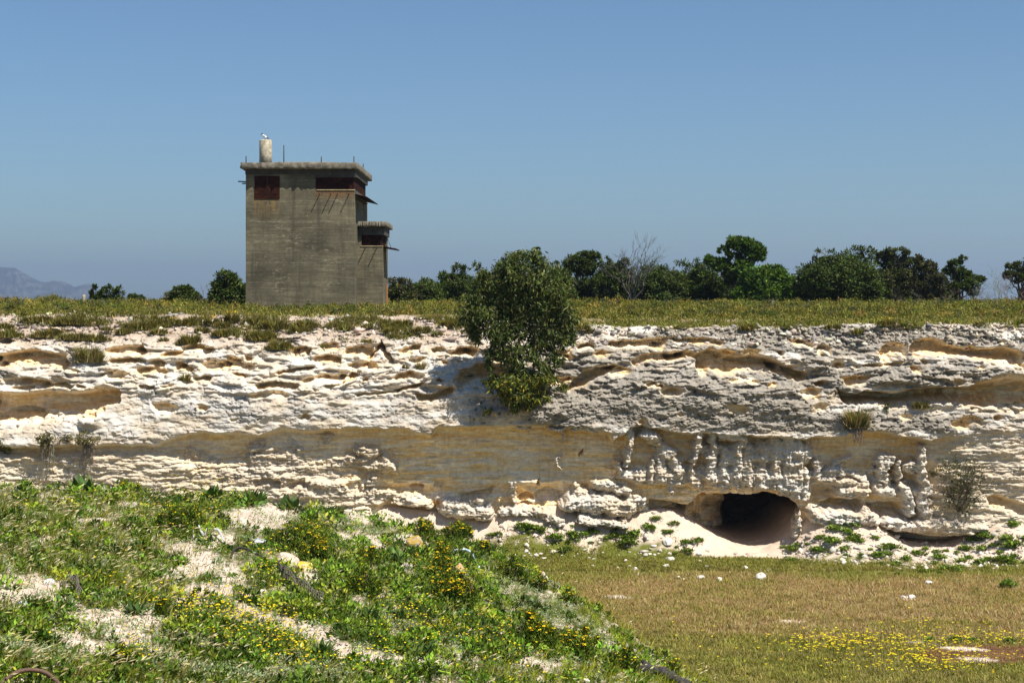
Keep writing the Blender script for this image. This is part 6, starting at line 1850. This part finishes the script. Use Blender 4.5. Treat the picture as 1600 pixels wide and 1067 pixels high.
# ================================================================== MEADOW ON THE QUARRY FLOOR
def meadow():
    S = Soup()
    n = 230000
    px = RNG.uniform(560, 1660, n); py = RNG.uniform(846, 1085, n)
    Y = EYE * F / (py - HZ); X = (px - 800) * Y / F
    X2 = RNG.uniform(-6, 19.5, 110000); Y2 = RNG.uniform(55.5, 59.4, 110000)
    X = np.concatenate([X, X2]); Y = np.concatenate([Y, Y2]); n = len(X)
    z, t = floor_z(X, Y)
    py = HZ + (EYE - z) * F / Y; px = 800 + X * F / Y
    n1 = fbm(X * .5, Y * .5, 73, 4); n2 = fbm(X * 2.5, Y * 2.5, 74, 3)
    col0 = floor_colour(px, py, X, Y, t)
    bright = col0.mean(1)
    tl = np.interp(px, [560, 740, 800, 1050, 1100, 1180, 1230, 1300, 1700], [.1, .45, .55, .45, .15, .05, .1, .25, .3])
    pt = sstep(-.25, .25, fbm(X * .7, Y * 1.6, 153, 3))
    k = (((t < .05 + .1 * RNG.random(n)) & (bright < .42) & (RNG.random(n) < .85 + .4 * n2)) | ((t < tl * (.3 + 1.0 * RNG.random(n))) & (RNG.random(n) < .8 * pt)))
    # nothing of the meadow shows behind the bank
    ysb = np.interp(px, YS_X, YS_Y); k &= py < ysb + 40
    P = np.stack([X, Y, z], 1)[k]; px = px[k]; py = py[k]; n1 = n1[k]; n2 = n2[k]; n = len(P)
    b = sstep(884, 915, py + 22 * n1 + RNG.normal(size=n) * 7) * (1 - .8 * sstep(972, 1012, py + 30 * n1 + RNG.normal(size=n) * 9))
    # patches of fresher green in the brown
    g2 = sstep(-.06, .34, fbm(P[:, 0] * .22, P[:, 1] * .5, 150, 3))
    xe = np.interp(py, YS_Y, YS_X); b = b * (.3 + .7 * sstep(10, 130, px - xe + 40 * n1))
    b = np.clip(b - .95 * g2 + .25 * RNG.normal(size=n) * (b > .05), 0, 1)[:, None]
    green = palette([(.200, .200, .030), (.26, .245, .045), (.145, .155, .026), (.31, .27, .07)], n, .22, .07)
    brown = palette([(.42, .285, .145), (.34, .22, .11), (.50, .37, .20), (.28, .21, .075), (.25, .24, .05)], n, .3, .07)
    col = green * (1 - b) + brown * b
    rp = np.exp(-(((px - 1545) / 120) ** 2 + ((py - 1022) / 17) ** 2) ** 2)[:, None] > .5
    col = np.where(rp, palette([(.24, .12, .06), (.19, .10, .045), (.2, .17, .04), (.25, .22, .05)], n, .2, .07), col)
    mot = fbm(P[:, 0] * 1.6, P[:, 1] * 1.1, 152, 3)[:, None]; col = col * (1 + .5 * mot)
    h = (.06 + .09 * RNG.random(n)) * (1 + .8 * n2)
    h = np.where(rp[:, 0], h * .45, h)
    blades(S, P - [0, 0, .01], h, .012 + .012 * RNG.random(n), RNG.uniform(0, 2 * PI, n), RNG.uniform(.1, .7, n), RNG.uniform(0, .7, n), np.clip(col, .01, .6))
    tag(S.build('meadow_grass', M['grass']), 'brown and green short grass covering the quarry floor', kind='stuff')
    # yellow flowers in the meadow
    S = Soup()
    for (a, b, rx, ry, n) in ((1330, 1012, 75, 12, 620), (1450, 1034, 70, 16, 720), (1280, 1010, 60, 12, 120), (1480, 1000, 90, 14, 130), (1560, 1005, 60, 5, 150), (1180, 1030, 140, 30, 60), (1380, 1050, 120, 16, 90), (1550, 1040, 60, 20, 70), (1120, 1010, 60, 20, 16), (1450, 978, 40, 8, 40), (1040, 1050, 60, 20, 20)):
        n = int(n * .36)
        pxx = a + RNG.normal(size=n) * rx * .72; pyy = b + RNG.normal(size=n) * ry * .72 + 4 * fbm(pxx / 14, pxx * 0 + b, 151, 2)
        Y = EYE * F / (pyy - HZ); X = (pxx - 800) * Y / F; z, t = floor_z(X, Y)
        Q = np.stack([X, Y, z], 1); h = .14 + .16 * RNG.random(n)
        yw = RNG.uniform(0, 2 * PI, n)
        blades(S, Q, h, np.full(n, .012), yw, np.full(n, .1), np.zeros(n), palette([(.16, .18, .03)], n, .2, .05))
        T_ = Q + np.stack([np.cos(yw) * .1 * h, np.sin(yw) * .1 * h, h], 1)
        fc = palette([(.80, .66, .01), (.74, .55, .01)], n, .12, .04)
        nrm = rand_unit(n) * .8 + [0, -.6, .9]
        for k in range(3):
            an = yw + k * PI / 3 * 2
            leaves(S, T_, np.stack([np.cos(an), np.sin(an), np.full(n, .2)], 1), nrm, .034 + .016 * RNG.random(n), .032, fc, -.1)
    tag(S.build('meadow_flowers', M['petal']), 'patches of little yellow flowers in the meadow grass', kind='stuff')


meadow()
for lab, a, b, w_ in (('dark green leafy clump in the meadow above the bare track', 1451, 1003, 22), ('round green bush at the right meadow edge below the rubble', 1577, 918, 36), ('small green weed right of the white streak in the red earth', 1492, 1032, 26), ('green weed beside the right end of the white streak', 1578, 1030, 24), ('green weed in front of the red earth patch', 1520, 1042, 22)):
    p = floor_xyz(a, b); o = put('meadow_weed', CL[int(a) % 5]); r = w_ * p[1] / F * .6; o.location = p; o.scale = (r, r, r * 1.2); o.rotation_euler = (0, 0, a)
    tag(o, lab, 'weed')

# ================================================================== SCRAP ON THE BANK
def scrap(name, label, cat, pts, R, mat, n=8, lift=0.0, smooth=True, loops=16):
    P = np.array([bank_xyz(a, b) + [0, 0, h] for a, b, h in pts])
    o_ = P[0].copy()
    t = np.linspace(0, 1, len(P)); tt = np.linspace(0, 1, loops)
    # smooth curve through the points
    Q = np.stack([np.interp(tt, t, P[:, q]) for q in range(3)], 1)
    for _ in range(2): Q[1:-1] = (Q[:-2] + 2 * Q[1:-1] + Q[2:]) / 4
    S = Soup(); S.tube(Q - o_, np.full(loops, R), n, (.1, .06, .04))
    return tag(S.build(name, mat, None, o_, smooth), label, cat)


scrap('rusty_pipe', 'bent rusty brown pipe arching out of the grass in the bottom left corner', 'pipe', [(-20, 1085, .0), (10, 1078, .22), (30, 1076, .30), (52, 1076, .32), (75, 1078, .30), (95, 1085, .20), (115, 1095, .02)], .035, M['brown'], 10)
scrap('bent_bar', 'rusty bar with a hooked end lying on the sand in the middle of the bank', 'metal bar', [(361, 872, .02), (365, 864, .12), (372, 862, .15), (385, 866, .13), (400, 871, .10), (412, 876, .05)], .026, M['iron'], 8)
scrap('pale_hose', 'pale blue hose arching over the right side of the bank crest', 'hose', [(706, 862, .0), (718, 864, .10), (732, 868, .15), (742, 877, .12), (748, 886, .05), (752, 894, -.05)], .032, M['plastic'], 10)
for lab, pts in (('pale curled strip of scrap standing up beside the dark bush', [(302, 842, 0), (300, 834, .14), (304, 828, .28), (311, 828, .30), (309, 836, .16), (318, 842, .06), (322, 838, .16)]), ('smaller pale curled scrap strip at the right of the first', [(334, 838, .14), (340, 840, .18), (346, 846, .12), (352, 852, .0)])):
    P = np.array([bank_xyz(a, b) + [0, 0, h] for a, b, h in pts]); o_ = P[0].copy()
    t = np.linspace(0, 1, len(P)); tt = np.linspace(0, 1, 22); Q = np.stack([np.interp(tt, t, P[:, q]) for q in range(3)], 1) - o_
    Q[1:-1] = (Q[:-2] + 2 * Q[1:-1] + Q[2:]) / 4
    V = np.concatenate([Q, Q + [.01, .10, .03], Q + [.012, .10, .02], Q + [.003, 0, -.012]]); m = len(Q)
    F4 = [(r * m + k, r * m + k + 1, ((r + 1) % 4) * m + k + 1, ((r + 1) % 4) * m + k) for r in range(4) for k in range(m - 1)]
    S = Soup(); S.add(V, F4=F4, C=(.42, .43, .40))
    tag(S.build('curled_strip', M['bark'], None, o_), lab, 'scrap strip')
# flat shard
p = bank_xyz(403, 846); S = Soup(); S.add([(-.16, -.05, .03), (.10, -.08, .02), (.18, .05, .05), (-.05, .10, .10), (-.16, -.05, .0), (.10, -.08, -.01), (.18, .05, .02), (-.05, .10, .07)], F4=[(0, 1, 2, 3), (7, 6, 5, 4), (0, 4, 5, 1), (1, 5, 6, 2), (2, 6, 7, 3), (3, 7, 4, 0)], C=(.55, .58, .60))
tag(S.build('broken_shard', M['bark'], None, p), 'flat whitish shard lying left of the broad yellow bush', 'shard')


def wire_net(label, pts, wdt, sag, nx, ny):
    P = np.array([bank_xyz(a, b) + [0, 0, h] for a, b, h in pts]); o_ = P[0].copy()
    t = np.linspace(0, 1, len(P)); S = Soup()
    def pt(u, v):
        q = np.array([np.interp(u, t, P[:, k]) for k in range(3)]) - o_
        return q + np.array([0, wdt * (v - .5), sag * math.sin(v * PI) + .03 * math.sin(u * 17 + v * 5)])
    for k in range(ny):
        S.tube([pt(u, k / (ny - 1)) for u in np.linspace(0, 1, 26)], [.006] * 26, 4, (.17, .14, .12), False)
    for k in range(nx):
        S.tube([pt(k / (nx - 1), v) for v in np.linspace(0, 1, 8)], [.006] * 8, 4, (.17, .14, .12), False)
    return tag(S.build('wire_netting', M['bark'], None, o_), label, 'wire netting')


wire_net('dark rolled wire netting running down the slope below the rounded sandy rock', [(436, 900, .10), (445, 912, .16), (462, 922, .14), (482, 932, .12), (505, 942, .06)], .34, .16, 28, 7)
wire_net('small crumpled wire netting at the end of the left bare patch', [(96, 922, .06), (108, 924, .22), (120, 930, .26), (126, 940, .10)], .30, .10, 14, 6)
# burnt log
P = np.array([bank_xyz(1000, 1050) + [0, 0, .10], bank_xyz(1025, 1058) + [0, 0, .14], bank_xyz(1050, 1066) + [0, 0, .12], bank_xyz(1078, 1082) + [0, 0, .05]]); o_ = P[0].copy()
tt = np.linspace(0, 3, 24); Q = np.stack([np.interp(tt, np.arange(4), P[:, k]) for k in range(3)], 1) - o_ + RNG.normal(size=(24, 3)) * .012
S = Soup(); S.tube(Q, .13 + .03 * np.sin(tt * 5) + RNG.normal(size=24) * .012, 12, (.1, .1, .1))
tag(S.build('burnt_log', M['char'], None, o_), 'charred grey black log at the bottom edge right of the bank', 'log')
